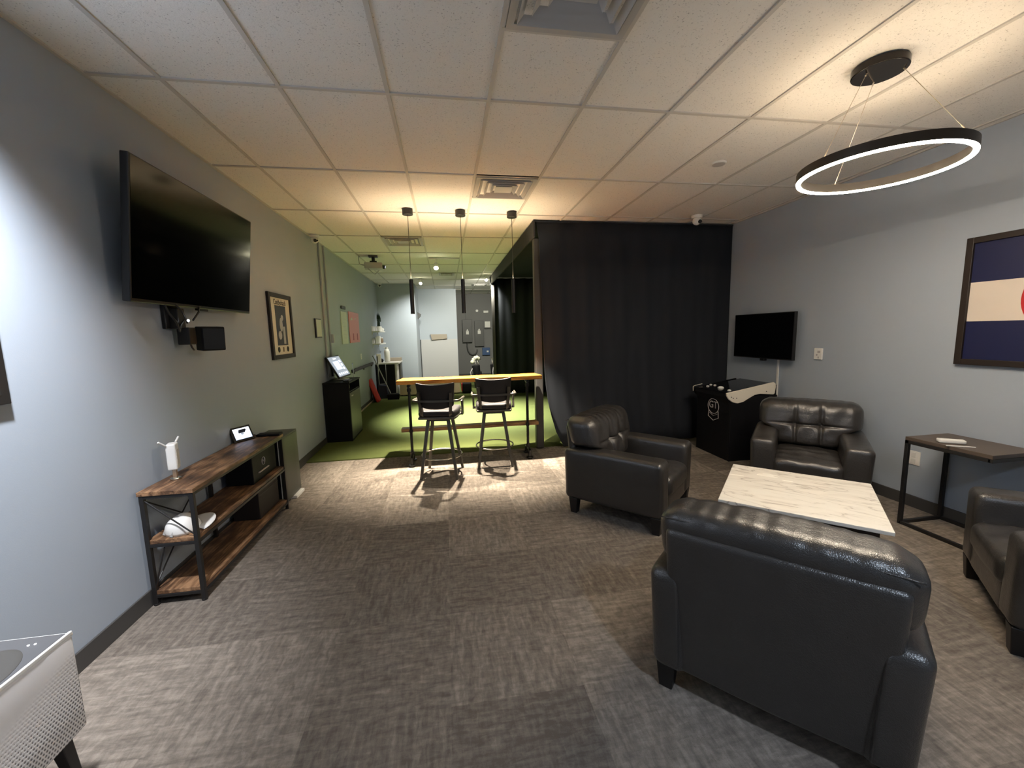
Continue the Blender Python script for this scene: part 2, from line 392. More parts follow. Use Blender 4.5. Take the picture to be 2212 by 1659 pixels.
struct(MB().box(XL, XR, 5.49, 15.25, 0, .016).build('turf_floor', 'turf'))
# lower panel and the dark gap of the back recess
struct(MB().box(-.80, .36, 13.485, 13.5, 0, 1.47).build('trim_2', mat('recess_panel', (.42, .42, .43), .5)))
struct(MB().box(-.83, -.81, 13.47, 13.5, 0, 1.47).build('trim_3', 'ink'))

# ceiling air vents
def vent(x, y, label, s=cs, tags='square ceiling air vents'):
    t = thing('ceiling_vent', label, 'air vent', (x + s/2, y + s/2, H), 0, tags); h = s/2 - .014
    fr = MB()
    def ring(mb, a, b, za, zb):
        vs = [(-a, -a, za), (a, -a, za), (a, a, za), (-a, a, za), (-b, -b, zb), (b, -b, zb), (b, b, zb), (-b, b, zb)]
        mb.add(vs + [(p[0], p[1], p[2] + .004) for p in vs], [(i, (i+1) % 4, 4+(i+1) % 4, 4+i) for i in range(4)] + [(8+i, 12+i, 12+(i+1) % 4, 8+(i+1) % 4) for i in range(4)] + [(i, 8+i, 8+(i+1) % 4, (i+1) % 4) for i in range(4)] + [(4+i, 4+(i+1) % 4, 12+(i+1) % 4, 12+i) for i in range(4)])
    ring(fr, h, h-.035, -.012, -.010); fr.build('frame', 'vent', t)
    for q, a in enumerate((h-.045, h-.105, h-.165)):
        l = MB(); ring(l, a, a-.045, -.022, .02); l.build('louver', 'vent', t)
    c = MB(); c.box(-.085, .085, -.085, .085, -.018, -.012); c.build('centre_plate', 'vent', t, bevel=.003)
    b_ = MB(); b_.box(-h, h, -h, h, .028, .03); b_.build('cavity', 'ventd', t)
    return t
vent(DIFF[0][0], DIFF[0][1], 'large grey square ceiling air diffuser at the top edge, nearest the viewer')
vent(DIFF[1][0], DIFF[1][1], 'square ceiling air diffuser just before the three pendant lamps')
vent(DIFF[2][0], DIFF[2][1], 'square ceiling air diffuser with dark slot beyond the left pendant lamp')
vent(-.12, 9.95, 'small ceiling vent behind the ceiling spot lamp', .40)
vent(.82, 12.1, 'farthest ceiling vent above the electrical panels', .46)

# ceiling speaker, cameras
t = thing('ceiling_speaker', 'small round white disc on the ceiling left of the glowing ring lamp', 'speaker', (2.446, 3.456, H))
MB().cyl((0, 0, -.008), (0, 0, .006), .062, n=32).build('rim', 'whitem', t, smooth=True)
MB().cyl((0, 0, -.010), (0, 0, -.006), .052, n=32).build('grille', 'vent', t, smooth=True)
def dome_cam(loc, label, rz=0, s=1.0):
    t = thing('security_camera', label, 'security camera', loc, rz)
    MB().cyl((0, 0, -.03*s), (0, 0, 0), .055*s, .062*s, n=24).build('base', 'white', t, smooth=True)
    MB().ball((0, 0, -.055*s), .048*s, 20, (1, 1, 1)).build('dome', 'white', t, smooth='all')
    MB().cyl((0, -.040*s, -.070*s), (0, -.052*s, -.078*s), .020*s, n=16).cyl((.025*s, -.034*s, -.068*s), (.03*s, -.042*s, -.074*s), .009*s, n=12).build('lens', 'ink', t, smooth=True)
    return t
dome_cam((3.26, 5.0, H), 'white dome camera on the ceiling above the black curtain', .2, 1.15)
dome_cam((-1.79, 6.36, H), 'white dome camera on the ceiling at the top of the grey wall conduits', .4, 1.1)
dome_cam((-1.75, 11.85, H), 'white dome camera in the far left ceiling corner', .2, 1.1)

# downlight for the near left wall; trim ring of the added rear fill lamp (unseen)
for i, (x, y) in enumerate(((-1.28, 1.38), (1.2, -.7))):
    t = thing('downlight', ['recessed ceiling downlight by the near left wall', 'added fill downlight, unseen at the rear of the room'][i], 'ceiling light', (x, y, H))
    MB().lathe([(.075, -.004), (.085, -.008), (.095, -.004), (.095, .004), (.075, .004)], 32, caps=False).build('trim_ring', 'white', t, smooth=True)

# ------------------------------------------------------------------ ring chandelier
RC = Vector((2.515, 2.115, 2.530)); RR = .378
t = thing('ring_chandelier', 'glowing LED ring chandelier hanging from a dark round canopy by cables', 'ceiling lamp', tuple(RC))
MB().cyl((-.045, 0, H-RC.z-.040), (-.045, 0, H-RC.z), .128, n=48).build('canopy', 'canopy', t, bevel=.004, smooth=True)
MB().lathe([(RR-.012, -.016), (RR+.014, -.016), (RR+.014, .034), (RR+.010, .034), (RR+.010, .012), (RR-.008, .012), (RR-.008, .034), (RR-.012, .034), (RR-.012, -.016)], 96, caps=False).build('ring', 'ringm', t, smooth=True)
MB().lathe([(RR-.011, -.0165), (RR+.013, -.0165), (RR+.011, -.024), (RR-.009, -.024), (RR-.011, -.0165)], 96, caps=False).build('led_strip', 'led', t)
MB().lathe([(RR-.007, .0125), (RR+.009, .0125), (RR+.009, .018), (RR-.007, .018), (RR-.007, .0125)], 96, caps=False).build('upper_led_strip', 'ledup', t)
for (ax_, ay_), (bx_, by_) in (((2.400, 2.125), (2.118, 2.106)), ((2.560, 2.06), (2.57, 1.735)), ((2.530, 2.195), (2.605, 2.44))):
    A_ = Vector((ax_, ay_, H-.038)) - RC; B_ = Vector((bx_, by_, RC.z)) - RC; B_ = Vector((B_.x, B_.y, 0)).normalized()*RR + Vector((0, 0, .03))
    MB().cyl(A_, B_, .0016, n=6).cyl(A_, A_ + (B_-A_).normalized()*.02, .004, n=8).cyl(B_ - (B_-A_).normalized()*.05, B_, .0032, n=8).build('cable', 'cable', t, smooth=True)

# pendants
for i, (px, py) in enumerate(PEND):
    l = ['leftmost of the three slim black tube pendant lamps over the bar table', 'middle one of the three slim black tube pendant lamps', 'rightmost slim black tube pendant lamp, in front of the curtained booth'][i]
    t = thing('pendant_lamp', l, 'pendant lamp', (px, py, H), 0, 'tube pendants over the bar table')
    MB().cyl((0, 0, -.062), (0, 0, 0), .06, n=32).build('canopy', 'black', t, bevel=.004, smooth=True)
    MB().cyl((0, 0, -.79), (0, 0, -.06), .0035, n=8).build('cord', 'bronze', t, smooth=True)
    MB().lathe([(.0205, -1.192), (.0235, -1.192), (.0235, -.79), (.0205, -.79), (.0205, -1.192)], 28, caps=False).cyl((0, 0, -.80), (0, 0, -.797), .021, n=20).build('tube', 'black', t, smooth=True)
    MB().cyl((0, 0, -1.186), (0, 0, -1.182), .0203, n=24).build('diffuser', 'bulbp', t)

# ceiling spot lamps
t = thing('track_light', 'ceiling track bar with one bright spot head over the green turf', 'ceiling lamp', (.02, 8.08, H))
MB().box(-.29, .29, -.018, .018, -.022, 0).build('track', 'white', t, bevel=.003)
MB().cyl((-.15, 0, -.02), (-.15, 0, -.10), .008, n=10).cyl((-.15, .05, -.10), (-.15, -.04, -.19), .035, .045, n=24).build('head', 'white', t, smooth=True)
MB().ball((-.15, -.045, -.195), .034, 16).build('bulb', 'bulb', t, smooth='all')
for i, (x, y, z) in enumerate(TRACK[1:]):
    t = thing('spot_lamp', ['bright ceiling spot lamp beyond the left pendant, near the far grey wall', 'bright ceiling spot lamp at the far end of the booth valance'][i], 'ceiling lamp', (x, y, H))
    MB().cyl((0, 0, -.02), (0, 0, 0), .05, n=24).cyl((0, 0, -.06), (0, 0, -.02), .010, n=10).cyl((0, .02, -.05), (0, -.03, -.12), .032, .042, n=24).build('head', 'white', t, smooth=True)
    MB().ball((0, -.036, -.128), .032, 16).build('bulb', 'bulb', t, smooth='all')

# ------------------------------------------------------------------ armchairs
def make_chair(label, loc, rz):
    t = thing('armchair', label, 'armchair', loc, rz, 'dark leather armchairs around the marble coffee table')
    W2, D2 = .455, .43
    # frame / lower body
    MB().rbox((0, .0, .215), (.30, .41, .085), .02, 4, 4, 2).build('seat_base', 'leather', t, smooth='all')
    for sx in (-1, 1):
        def fa(x, y, z, sx=sx):
            k = (z + .23)/.46                      # arms flare slightly toward the top and crown softly
            x2 = x*(1 + .05*k) - sx*.018*(1 - k)
            z2 = z + (.012*math.cos(y/.43*1.3) if z > .18 else 0)
            k2 = max(0, min(1, (-y - .33)/.09)); inn = max(0, -x*sx/.098)       # rear end: narrower and rounded on the inner side
            x2 += sx*k2*.075*inn; z2 -= .055*k2*inn**2*(1 if z > .1 else 0)
            return (x2, y, z2)
        MB().rbox((sx*(W2-.105), -.016, .363), (.098, .436, .23), .045, 4, 12, 6, fa, e=4).build('armrest', 'leather', t, smooth='all')
    # outside back panel with rolled top edge
    def fb(x, y, z):
        zz = z + .33
        return (x*(1 + .05*max(0, zz-.3)), y - .045*(max(0, zz)/.66)**1.5 - .004*math.cos(x*9), z)
    MB().rbox((0, -.385, .465), (.375, .042, .335), .030, 14, 2, 12, fb, e=4).build('back_panel', 'leather', t, smooth='all')
    # back cushion : wide above the arms, narrow between them, tufted front
    def fc(x, y, z):
        zz = z + .66
        s_ = 1/(1 + math.exp(-(zz - .605)/.016)); wid = .275 + (.425 - .275)*s_
        x2 = x/.43*wid
        if zz > .80: x2 *= 1 - .05*((zz-.80)/.08)**2
        fr = 1 if y > 0 else 0
        top = max(0, (zz - .66)/.22)
        y2 = y - (z + .2)*.235
        u = x2/wid
        if fr:
            y2 += .045*math.cos(u*1.45)*math.cos((z-.02)*3.6)           # belly
            for sx in (-.105, .105): y2 -= .030*math.exp(-((x2-sx)/.012)**2)*math.exp(-((z+.02)/.17)**4)
            y2 -= .026*math.exp(-((z+.005)/.011)**2)*math.exp(-(x2/.27)**4)
            for sx in (-.105, .105): y2 -= .03*math.exp(-((x2-sx)/.05)**2 - ((z+.005)/.045)**2)
            y2 += .004*math.sin(x2*37 + z*21)*math.exp(-(x2/.3)**2)
        else:
            y2 += .012*math.cos(u*1.5)*-1
        z2 = z + .010*math.cos(u*1.5)*(1 if z > .1 else 0) + (.0015*math.sin(x2*46) + .0015*math.sin(x2*93+1))*top
        y2 += .0015*math.sin(x2*58 + 2)*top
        return (x2, y2, z2)
    MB().rbox((0, -.245, .66), (.43, .125, .215), .085, 56, 5, 34, fc, e=6).build('back_cushion', 'leather', t, smooth='all')
    MB().tube([(-.40 + .80*i/30, -.4475, .838 + .010*math.cos((i-15)/15*1.5)) for i in range(31)], .0035, 6).build('seam', 'leather', t, smooth='all')
    def fs(x, y, z):
        z2 = z + .030*math.cos(x/.29*1.4)*math.cos(y/.32*1.3)*(1 if z > 0 else 0)
        y2 = y + (.014*math.cos(x/.29*1.5) if y > .1 else 0)
        if z > 0: z2 += .004*math.sin(x*31 + y*11) + .003*math.sin(y*43+x*7)
        return (x, y2, z2)
    MB().rbox((0, .115, .345), (.262, .315, .080), .055, 20, 20, 3, fs, e=5).build('seat_cushion', 'leather', t, smooth='all')
    MB().rbox((0, .36, .215), (.262, .052, .09), .025, 8, 2, 3).build('front_rail', 'leather', t, smooth='all')
    for sx in (-1, 1):
        for sy in (-1, 1): MB().taper((sx*(W2-.075), sy*(D2-.06)), .058, .082, 0, .145).build('leg', 'foot', t, bevel=.004)
    return t
ch = make_chair('dark leather armchair at left, its side to the viewer, beside the black curtain', (1.625, 3.385, 0), math.radians(-46.8-90))
dup(ch, (3.405, 3.315, 0), math.radians(-134.2-90), 'dark leather armchair facing the viewer against the right wall beside the arcade cabinet')
dup(ch, (1.475, 1.535, 0), math.radians(42.7-90), 'large foreground dark leather armchair seen from behind')
dup(ch, (3.255, 1.405, 0), math.radians(134-90), 'dark leather armchair cut off by the right edge, in front of the side table')

# ------------------------------------------------------------------ coffee table
TC = Vector((2.452, 2.442, 0)); trz = math.radians(-43.6)
t = thing('coffee_table', 'square coffee table with cream veined marble top between the four armchairs', 'coffee table', tuple(TC), trz)
MB().box(-.455, .455, -.44, .44, .425, .45).build('table_top', 'marble', t, bevel=.004)
MB().box(-.40, .40, -.385, .385, .34, .425).build('apron', 'dwood', t, bevel=.004)
for sx in (-1, 1):
    for sy in (-1, 1): MB().taper((sx*.37, sy*.355), .05, .065, 0, .34).build('leg', 'dwood', t, bevel=.003)

# side table on the right wall
t = thing('side_table', 'open black metal frame side table with grey brown top by the right wall', 'side table', (3.76, 2.37, 0), math.radians(0))
Z = .73
MB().prism([(-.125, .27), (.27, .265), (.275, -.27), (-.26, -.262), (-.20, .0)], Z-.028, Z) if False else None
MB().box(-.125-.02, .275, -.265, .27, Z-.028, Z).build('table_top', 'tablew', t, bevel=.003)
fr = MB(); a0, a1, b0, b1 = -.135, .262, -.255, .255; r_ = .013
for yy in (b0, b1):
    fr2 = None
for (x_, y_) in ((a0, b1), (a1, b1), (a0, b0), (a1, b0)):
    if (x_, y_) == (a0, b0): continue
    MB().box(x_-r_, x_+r_, y_-r_, y_+r_, 0, Z-.028).build('leg', 'black', t, bevel=.002)
MB().box(a0-r_, a1+r_, b1-r_, b1+r_, Z-.054, Z-.028).box(a0-r_, a1+r_, b0-r_, b0+r_, Z-.054, Z-.028).box(a0-r_, a0+r_, b0, b1, Z-.054, Z-.028).box(a1-r_, a1+r_, b0, b1, Z-.054, Z-.028).build('top_frame', 'black', t, bevel=.002)
MB().box(a0, a1, b1-r_, b1+r_, 0, .026).box(a0-r_, a0+r_, b0, b1, 0, .026).box(a1-r_, a1+r_, b0, b1, 0, .026).build('foot_rail', 'black', t, bevel=.002)
ST = t
def orient(t, x, y, z, rz): t.location = (x, y, z); t.rotation_euler = (0, 0, rz)
t = thing('remote_control', 'white plastic box shaped remote lying on the side table', 'remote control', (3.72, 2.41, .7305), math.radians(-35))
MB().rbox((0, 0, .014), (.075, .028, .014), .008, 4, 3, 2).build('body', 'white', t, smooth='all')
tag(MB().box(-.08, .08, -.006, .006, 0, .006, T(3.665, 2.315, .7305) @ RZ(math.radians(-32))).build('stylus', 'white', bevel=.002), 'thin white strip lying in front of the white remote', 'pen')

# ------------------------------------------------------------------ bar table
t = thing('bar_table', 'high bar table with orange wood top on black pipe legs', 'bar table', (.28, 5.15, 0))
pl = []; n = 40
for i in range(n+1): pl.append((-.90 + 1.81*i/n, -.135 + .006*math.sin(i*.5)))
for i in range(n, -1, -1): pl.append((-.86 + 1.74*i/n, .165 + .022*math.sin(i*.35) + .010*math.sin(i*.9)))
MB().prism(pl, 1.033, 1.085).build('table_top', 'bar', t, bevel=.005)
pl = [(-.89 + 1.78*i/30, .03 + .008*math.sin(i*.6)) for i in range(31)] + [(-.89 + 1.78*i/30, .155) for i in range(30, -1, -1)]
o = MB().prism(pl, .405, .448).build('footrest_board', mat('footrest_wood', (.3, .13, .04), .4, build=lambda t_: t_.col(t_.ramp(t_.noise(t_.co(scale=(1.5, 14, 14)), 3, 4), [(.3, (.10, .045, .015)), (.6, (.36, .19, .07))]))), t, bevel=.004)
for lx in (-.765, .735):
    p = MB(); p.cyl((lx, 0, .055), (lx, 0, .96), .0175, n=16)
    p.tube([(lx, 0, .95), (lx, 0, .985), (lx, .02, 1.0), (lx, .06, 1.005)], .021, 14).tube([(lx, 0, .95), (lx, 0, .985), (lx, -.02, 1.0), (lx, -.05, 1.005)], .021, 14)
    p.cyl((lx, .05, .99), (lx, .05, 1.033), .019, n=14).cyl((lx, .05, 1.022), (lx, .05, 1.033), .045, n=20)
    p.cyl((lx, 0, .93), (lx, 0, .965), .026, n=16).cyl((lx, 0, .41), (lx, 0, .445), .024, n=16)
    p.tube([(lx, -.12, .10), (lx, -.09, .115), (lx, .09, .115), (lx, .12, .10)], .019, 14).cyl((lx, 0, .09), (lx, 0, .16), .026, n=16)
    p.cyl((lx, -.12, .015), (lx, -.12, .11), .0195, n=14).cyl((lx, .12, .015), (lx, .12, .11), .0195, n=14)
    p.cyl((lx, -.12, .016), (lx, -.12, .028), .042, n=20).cyl((lx, .12, .016), (lx, .12, .028), .042, n=20)
    p.cyl((lx, -.12, 0), (lx, -.12, .02), .03, n=16)
    p.build('leg', 'pipe', t, smooth=True)

# ------------------------------------------------------------------ bar stools
def make_stool(label, loc, rz):
    t = thing('bar_stool', label, 'bar stool', loc, rz, 'padded swivel stools at the bar table')
    for sx in (-1, 1):
        for sy in (-1, 1):
            MB().taper((sx*.205, sy*.205), .030, .038, 0, .66, (sx*.115, sy*.115)).build('leg', 'bronze', t, bevel=.003)
    MB().tube([(.232*math.cos(a*PI/24), .232*math.sin(a*PI/24), .235) for a in range(48)], .009, 8, closed=True).build('foot_ring', 'chrome', t, smooth='all')
    MB().box(-.13, .13, -.13, .13, .655, .675).cyl((0, 0, .67), (0, 0, .695), .09, n=24).build('swivel_plate', 'bronze', t, bevel=.003)
    def fr_(x, y, z):
        d = math.hypot(x, y); return (x*(1-.10*(y/.22)**2*(1 if y < 0 else .3)), y, z)
    MB().rbox((0, 0, .705), (.225, .215, .014), .010, 8, 8, 1, fr_).build('seat_frame', 'bronze', t, smooth='all')
    def fs(x, y, z):
        x2 = x*(1-.12*(y/.22)**2*(1 if y < 0 else .3)); return (x2, y, z + (.014*math.cos(x/.22*1.4)*math.cos(y/.22*1.4) if z > 0 else 0))
    MB().rbox((0, 0, .752), (.222, .212, .034), .028, 10, 10, 2, fs, e=4).build('seat', 'vinyl', t, smooth='all')
    # back posts
    for sx in (-1, 1):
        pth = [(sx*.150, -.175, .70), (sx*.158, -.205, .76), (sx*.166, -.222, .84), (sx*.172, -.235, .93), (sx*.176, -.25, 1.0)]
        MB().tube(pth, .023, 4).build('back_post', 'bronze', t)
        # arm: rail forward from the crossbar, then a flat panel down to the seat frame
        MB().tube([(sx*.17, -.232, .905), (sx*.245, -.215, .905), (sx*.262, -.17, .905), (sx*.266, .10, .897)], .013, 8).build('armrest', 'bronze', t, smooth='all')
        MB().prism([(.02, .70), (.115, .70), (.10, .80), (.115, .888), (.075, .895), (.03, .86), (.045, .79)], sx*.240, sx*.262, axis='x').box(sx*.20, sx*.262, .03, .10, .695, .715).build('arm_panel', 'bronze', t, bevel=.003)
    MB().tube([(-.19, -.236, .905), (-.10, -.255, .905), (0, -.262, .905), (.10, -.255, .905), (.19, -.236, .905)], .016, 4).build('crossbar', 'bronze', t)
    def fk(x, y, z):
        zz = z/.13
        y2 = y - .055*(1 - (x/.21)**2) + .012*abs(x/.21)**3 - .02*zz
        x2 = x*(1 + .06*zz)
        z2 = z - (.030*(1 - (x/.21)**2) if z < 0 else 0) + (.020*(x/.21)**2 if z > 0 else 0)
        return (x2, y2, z2)
    MB().rbox((0, -.195, .965), (.205, .020, .125), .016, 14, 1, 8, fk, e=3).build('backrest', 'vinyl', t, smooth='all')
    return t
stl = make_stool('left padded bar stool with dark vinyl back, turned slightly', (-.105, 4.70, 0), math.radians(-11))
dup(stl, (.550, 4.965, 0), math.radians(-5), 'right padded bar stool pushed closer under the bar table')

# ------------------------------------------------------------------ curtained booth
t = thing('simulator_booth', 'black curtained golf simulator booth with grey corner post', 'booth')
def curtain(pts_fn, n, m_, z0, z1, name, parent, sol=.006):
    vs = []; fs = []
    for j in range(m_+1):
        for i in range(n+1): vs.append(pts_fn(i/n, j/m_))
    for j in range(m_):
        for i in range(n): fs.append((j*(n+1)+i, j*(n+1)+i+1, (j+1)*(n+1)+i+1, (j+1)*(n+1)+i))
    o = MB().add(vs, fs).build(name, 'curtain', parent, smooth='all')
    s_ = o.modifiers.new('solid', 'SOLIDIFY'); s_.thickness = sol
    return o
XE = 4.05
def left_edge(z):
    tb = [(0, 1.60), (.04, 1.55), (.26, 1.45), (.6, 1.355), (1.0, 1.305), (1.75, 1.285), (2.85, 1.25), (3.06, 1.215)]
    for (a, x0), (b, x1) in zip(tb, tb[1:]):
        if z <= b: return x0 + (x1-x0)*max(0, (z-a)/(b-a))
    return tb[-1][1]
def cf(u, v):
    z = .03 + 3.02*v; x0 = left_edge(z); x = x0 + (XE - x0)*u
    am = .013*(1 - .7*v)
    fold = math.sin(u*46 + 1.3*math.sin(u*9))*am + math.sin(u*101 + .8)*am*.35
    return (x, 5.365 + fold - (.02*(1-v)), z)
curtain(cf, 260, 14, 0, 0, 'front_curtain', t)
def cb(u, v): return (1.22 + (XE-1.22)*u, 10.6 + .02*math.sin(u*60), .02 + 3.0*v)
curtain(cb, 160, 6, 0, 0, 'rear_curtain', t)
MB().box(1.2, XE, 5.35, 10.65, 3.045, 3.06).build('roof_cloth', 'curtain', t)
MB().box(1.17, 1.20, 5.33, 10.65, 2.85, 3.062).build('valance', 'valance', t, bevel=.01)
MB().box(1.19, 1.295, 5.395, 5.50, 0.016, 2.855).build('corner_post', 'postm', t, bevel=.012)
MB().box(1.19, 1.27, 10.48, 10.56, 0.016, 2.85).build('corner_post', 'postm', t, bevel=.012)
MB().box(3.9, 3.93, 5.45, 10.5, .02, 3.0).build('side_curtain', 'curtain', t)

# ------------------------------------------------------------------ arcade golf cabinet
GX, GY = 3.32, 4.33
t = thing('arcade_cabinet', 'black arcade game cabinet with cream side panel and round badge', 'arcade cabinet', (GX, GY, 0))
prof = [(.03, 0), (.64, 0), (.66, .60), (.66, .925), (.0, .835), (-.015, .79), (.02, .72), (.03, .60)]
MB().prism(prof, .022, .66, axis='y').build('body', 'flatb', t, bevel=.008)
MB().prism([(.0, .838), (.655, .928), (.655, .934), (.0, .844)], .03, .65, axis='y').build('control_panel', 'glossb', t, bevel=.002)
sp = [(-.03, .85), (.60, .958), (.625, .94), (.63, .90), (.62, .82), (.60, .805), (.50, .815), (.42, .823), (.34, .81), (.26, .77), (.19, .732), (.12, .72), (.05, .735), (.0, .775), (-.028, .82)]
MB().prism(sp, -.002, .022, axis='y').build('side_panel', 'cream', t, bevel=.005)
MB().prism(sp, .660, .684, T(0, 0, -.020), axis='y').build('side_panel', 'glossb', t, bevel=.005)
MB().tube([(-.03, .672, .79), (-.032, .672, .85), (.0, .672, .862), (.10, .672, .879)], .004, 6).build('edge_strip', 'cream', t)
MB().prism([(.03, 0), (.64, 0), (.655, .60), (.655, .80), (.34, .80), (.19, .73), (.02, .72), (.03, .60)], .0, .022, axis='y').build('lower_side', 'flatb', t, bevel=.004)
MB().box(.66, .70, .2, .5, .70, .90).build('rear_box', 'flatb', t, bevel=.004)
def slope(x): return .844 + .136*x
for bx, by, br in ((.10, .55, .020), (.18, .60, .018), (.19, .53, .018), (.13, .33, .038), (.10, .13, .022)):
    MB().ball((bx, by, slope(bx)+.003), br, 16, (1, 1, .6)).build('trackball' if br > .03 else 'button', 'white', t, smooth='all')
for bx, bz in ((.03, .80), (.055, .785), (.10, .785), (.50, .85)): MB().cyl((bx, -.006, bz), (bx, -.001, bz), .006, n=10).build('screw', 'bronze', t)
# badge on the front face: oval, shield and the letters
bd = MB()
def ovalpts(cy, cz, ry, rz_, n=40): return [(.016, cy + ry*math.cos(2*PI*i/n), cz + rz_*math.sin(2*PI*i/n)) for i in range(n)]
bd.tube(ovalpts(.305, .64, .105, .095), .0045, 6, closed=True)
bd.tube([(.02, .215, .585), (.02, .205, .50), (.02, .305, .455), (.02, .405, .50), (.02, .395, .585)], .0045, 6)
bd.tube([(.02, .23, .545), (.02, .305, .515), (.02, .38, .545)], .003, 6)
bd.build('badge', 'logo', t, smooth='all')
FACE_NX = lambda y, z, x: T(x, y, z) @ Matrix(((0, 0, -1, 0), (-1, 0, 0, 0), (0, 1, 0, 0), (0, 0, 0, 1)))   # faces -x, reads toward -y
text('badge_letters', 'GT', .125, 'logo', t, FACE_NX(.305, .655, .014), .002, 1.0)

# ------------------------------------------------------------------ right wall: TV, cable cover, outlets, flag
t = thing('wall_television', 'black flat television on the right wall above the arcade cabinet', 'television', (XR-.10, 4.60, 1.515))
MB().box(-.018, .022, -.487, .487, -.283, .283).build('housing', 'bezel', t, bevel=.005)
MB().box(-.0195, -.018, -.478, .478, -.270, .274).build('screen', 'screen', t)
MB().box(.02, .10, -.12, .12, -.12, .12).build('mount', 'black', t)
MB().box(.02, .07, -.01, .05, -.315, -.27).build('cable_box', 'black', t, bevel=.003)
tag(MB().box(XR-.014, XR, 4.415, 4.443, .45, 1.225).build('cable_cover', 'white', bevel=.004), 'thin white cable cover running down from the right wall television', 'cable cover')
def plate(name, label, y, z, holes, x=XR, s=1, sw=False):
    t = thing(name, label, 'outlet', (x, y, z)); d = -1 if x > 0 else 1
    MB().box(min(0, d*.007), max(0, d*.007), -.05*s, .05*s, -.062*s, .062*s).build('cover_plate', 'white', t, bevel=.002)
    for hz in holes: MB().box(min(d*.007, d*.010), max(d*.007, d*.010), -.017*s, .017*s, hz*s-.02*s, hz*s+.02*s).build('socket', 'whitem', t, bevel=.001)
    return t
t = thing('thermostat', 'small white wall control between the television and the flag', 'wall control', (XR, 3.885, 1.32))
MB().box(-.018, 0, -.05, .05, -.063, .063).build('body', 'white', t, bevel=.006)
MB().box(-.0195, -.018, -.028, .005, .01, .035).cyl((-.0195, .012, -.012), (-.018, .012, -.012), .010, n=14).box(-.0195, -.018, -.015, -.002, -.05, -.03).build('display', 'logo', t)
plate('wall_outlet', 'white wall outlet low on the right wall behind the side table', 2.88, .445, (-.028, .028))
plate('wall_outlet', 'white outlet on the far left wall above the brown rail', 9.43, 1.18, (-.028, .028), XL)
t = thing('framed_flag', 'large blue, white and red flag in a dark wooden frame, cut by the right edge', 'framed flag', (XR, 1.92, 1.785))
hw, hh, fw = .735, .487, .045
MB().box(-.035, 0, -hw, -hw+fw, -hh, hh).box(-.035, 0, hw-fw, hw, -hh, hh).box(-.035, 0, -hw+fw, hw-fw, -hh, -hh+fw).box(-.035, 0, -hw+fw, hw-fw, hh-fw, hh).build('frame', 'dwood', t, bevel=.003)
MB().box(-.018, -.004, -hw+fw, hw-fw, .147, hh-fw).build('blue_stripe', 'navy', t)
MB().box(-.018, -.004, -hw+fw, hw-fw, -hh+fw, -.150).build('blue_stripe', 'navy', t)
MB().box(-.018, -.004, -hw+fw, hw-fw, -.150, .147).build('white_stripe', 'flagw', t)
# red letter C opens toward -y (the viewer's right), centred toward the hoist side
cy_, R1, R2 = .14, .255, .135; a0 = .62
arc = [(cy_ - R1*math.cos(a), R1*math.sin(a)) for a in [a0*.85 + (2*PI-2*a0*.85)*i/40 for i in range(41)]] + [(cy_ - R2*math.cos(a), R2*math.sin(a)) for a in [2*PI - a0*1.3 - (2*PI-2.6*a0)*i/40 for i in range(41)]]
MB().prism(arc, -.0205, -.0178, axis='x').build('red_letter', 'red', t)
MB().cyl((-.0208, cy_, 0), (-.0178, cy_, 0), .128, n=40).build('gold_disc', 'gold', t)

# ------------------------------------------------------------------ left wall
t = thing('wall_television', 'large flat television on a swing mount on the left wall', 'television', (-1.742, 3.397, 2.267))
t.rotation_euler = (0, .108, 0)
MB().box(-.03, .014, -.72, .72, -.41, .41).build('housing', 'bezel', t, bevel=.006)
MB().box(.014, .0155, -.708, .708, -.388, .400).build('screen', 'screen', t)
MB().box(-.14, -.03, -.16, .16, -.16, .16).build('mount', 'black', t, bevel=.004)
MB().box(-.02, .0155, -.05, .05, -.425, -.41).build('logo_tab', 'bezel', t)
t = thing('mount_arm', 'black swing mount arm with cables below the large left television', 'tv mount', (-1.80, 3.16, 1.75))
MB().box(-.08, -.055, -.07, .10, -.04, .24).box(-.06, .0, -.03, .05, -.04, .10).build('bracket', 'black', t, bevel=.006)
MB().box(-.05, .03, .02, .10, -.15, -.03).build('clamp', 'black', t, bevel=.006)
MB().ball((.055, -.02, .015), .008, 10).build('pilot_light', 'pin', t, smooth='all')
for k, pth in enumerate(([(.02, -.20, .14), (.03, -.17, .06), (.04, -.12, .0), (.03, -.08, -.06), (.02, -.05, -.02), (.02, 0, .02)], [(.02, -.10, .14), (.04, -.05, .08), (.03, .0, .03), (.02, .03, .0)], [(.02, .20, .14), (.04, .14, .08), (.03, .08, .02)], [(.0, .06, -.12), (.02, .05, -.17), (.02, .07, -.19)])):
    pp = [Vector(pth[0])]
    for a, b in zip(pth, pth[1:]):
        for s_ in (.33, .66, 1): pp.append(Vector(a).lerp(Vector(b), s_))
    MB().tube(pp, .006, 8).build('cable', 'black', t, smooth='all')
t = thing('speaker_box', 'black box shaped speaker hanging under the large left television', 'speaker', (-1.745, 3.385, 1.640))
MB().box(-.05, .05, -.078, .078, -.088, .088).build('cabinet', 'flatb', t, bevel=.008)
MB().box(.05, .053, -.07, .07, -.078, .078).build('grille', 'glossb', t, bevel=.001)
t.rotation_euler = (0, .06, math.radians(-38))

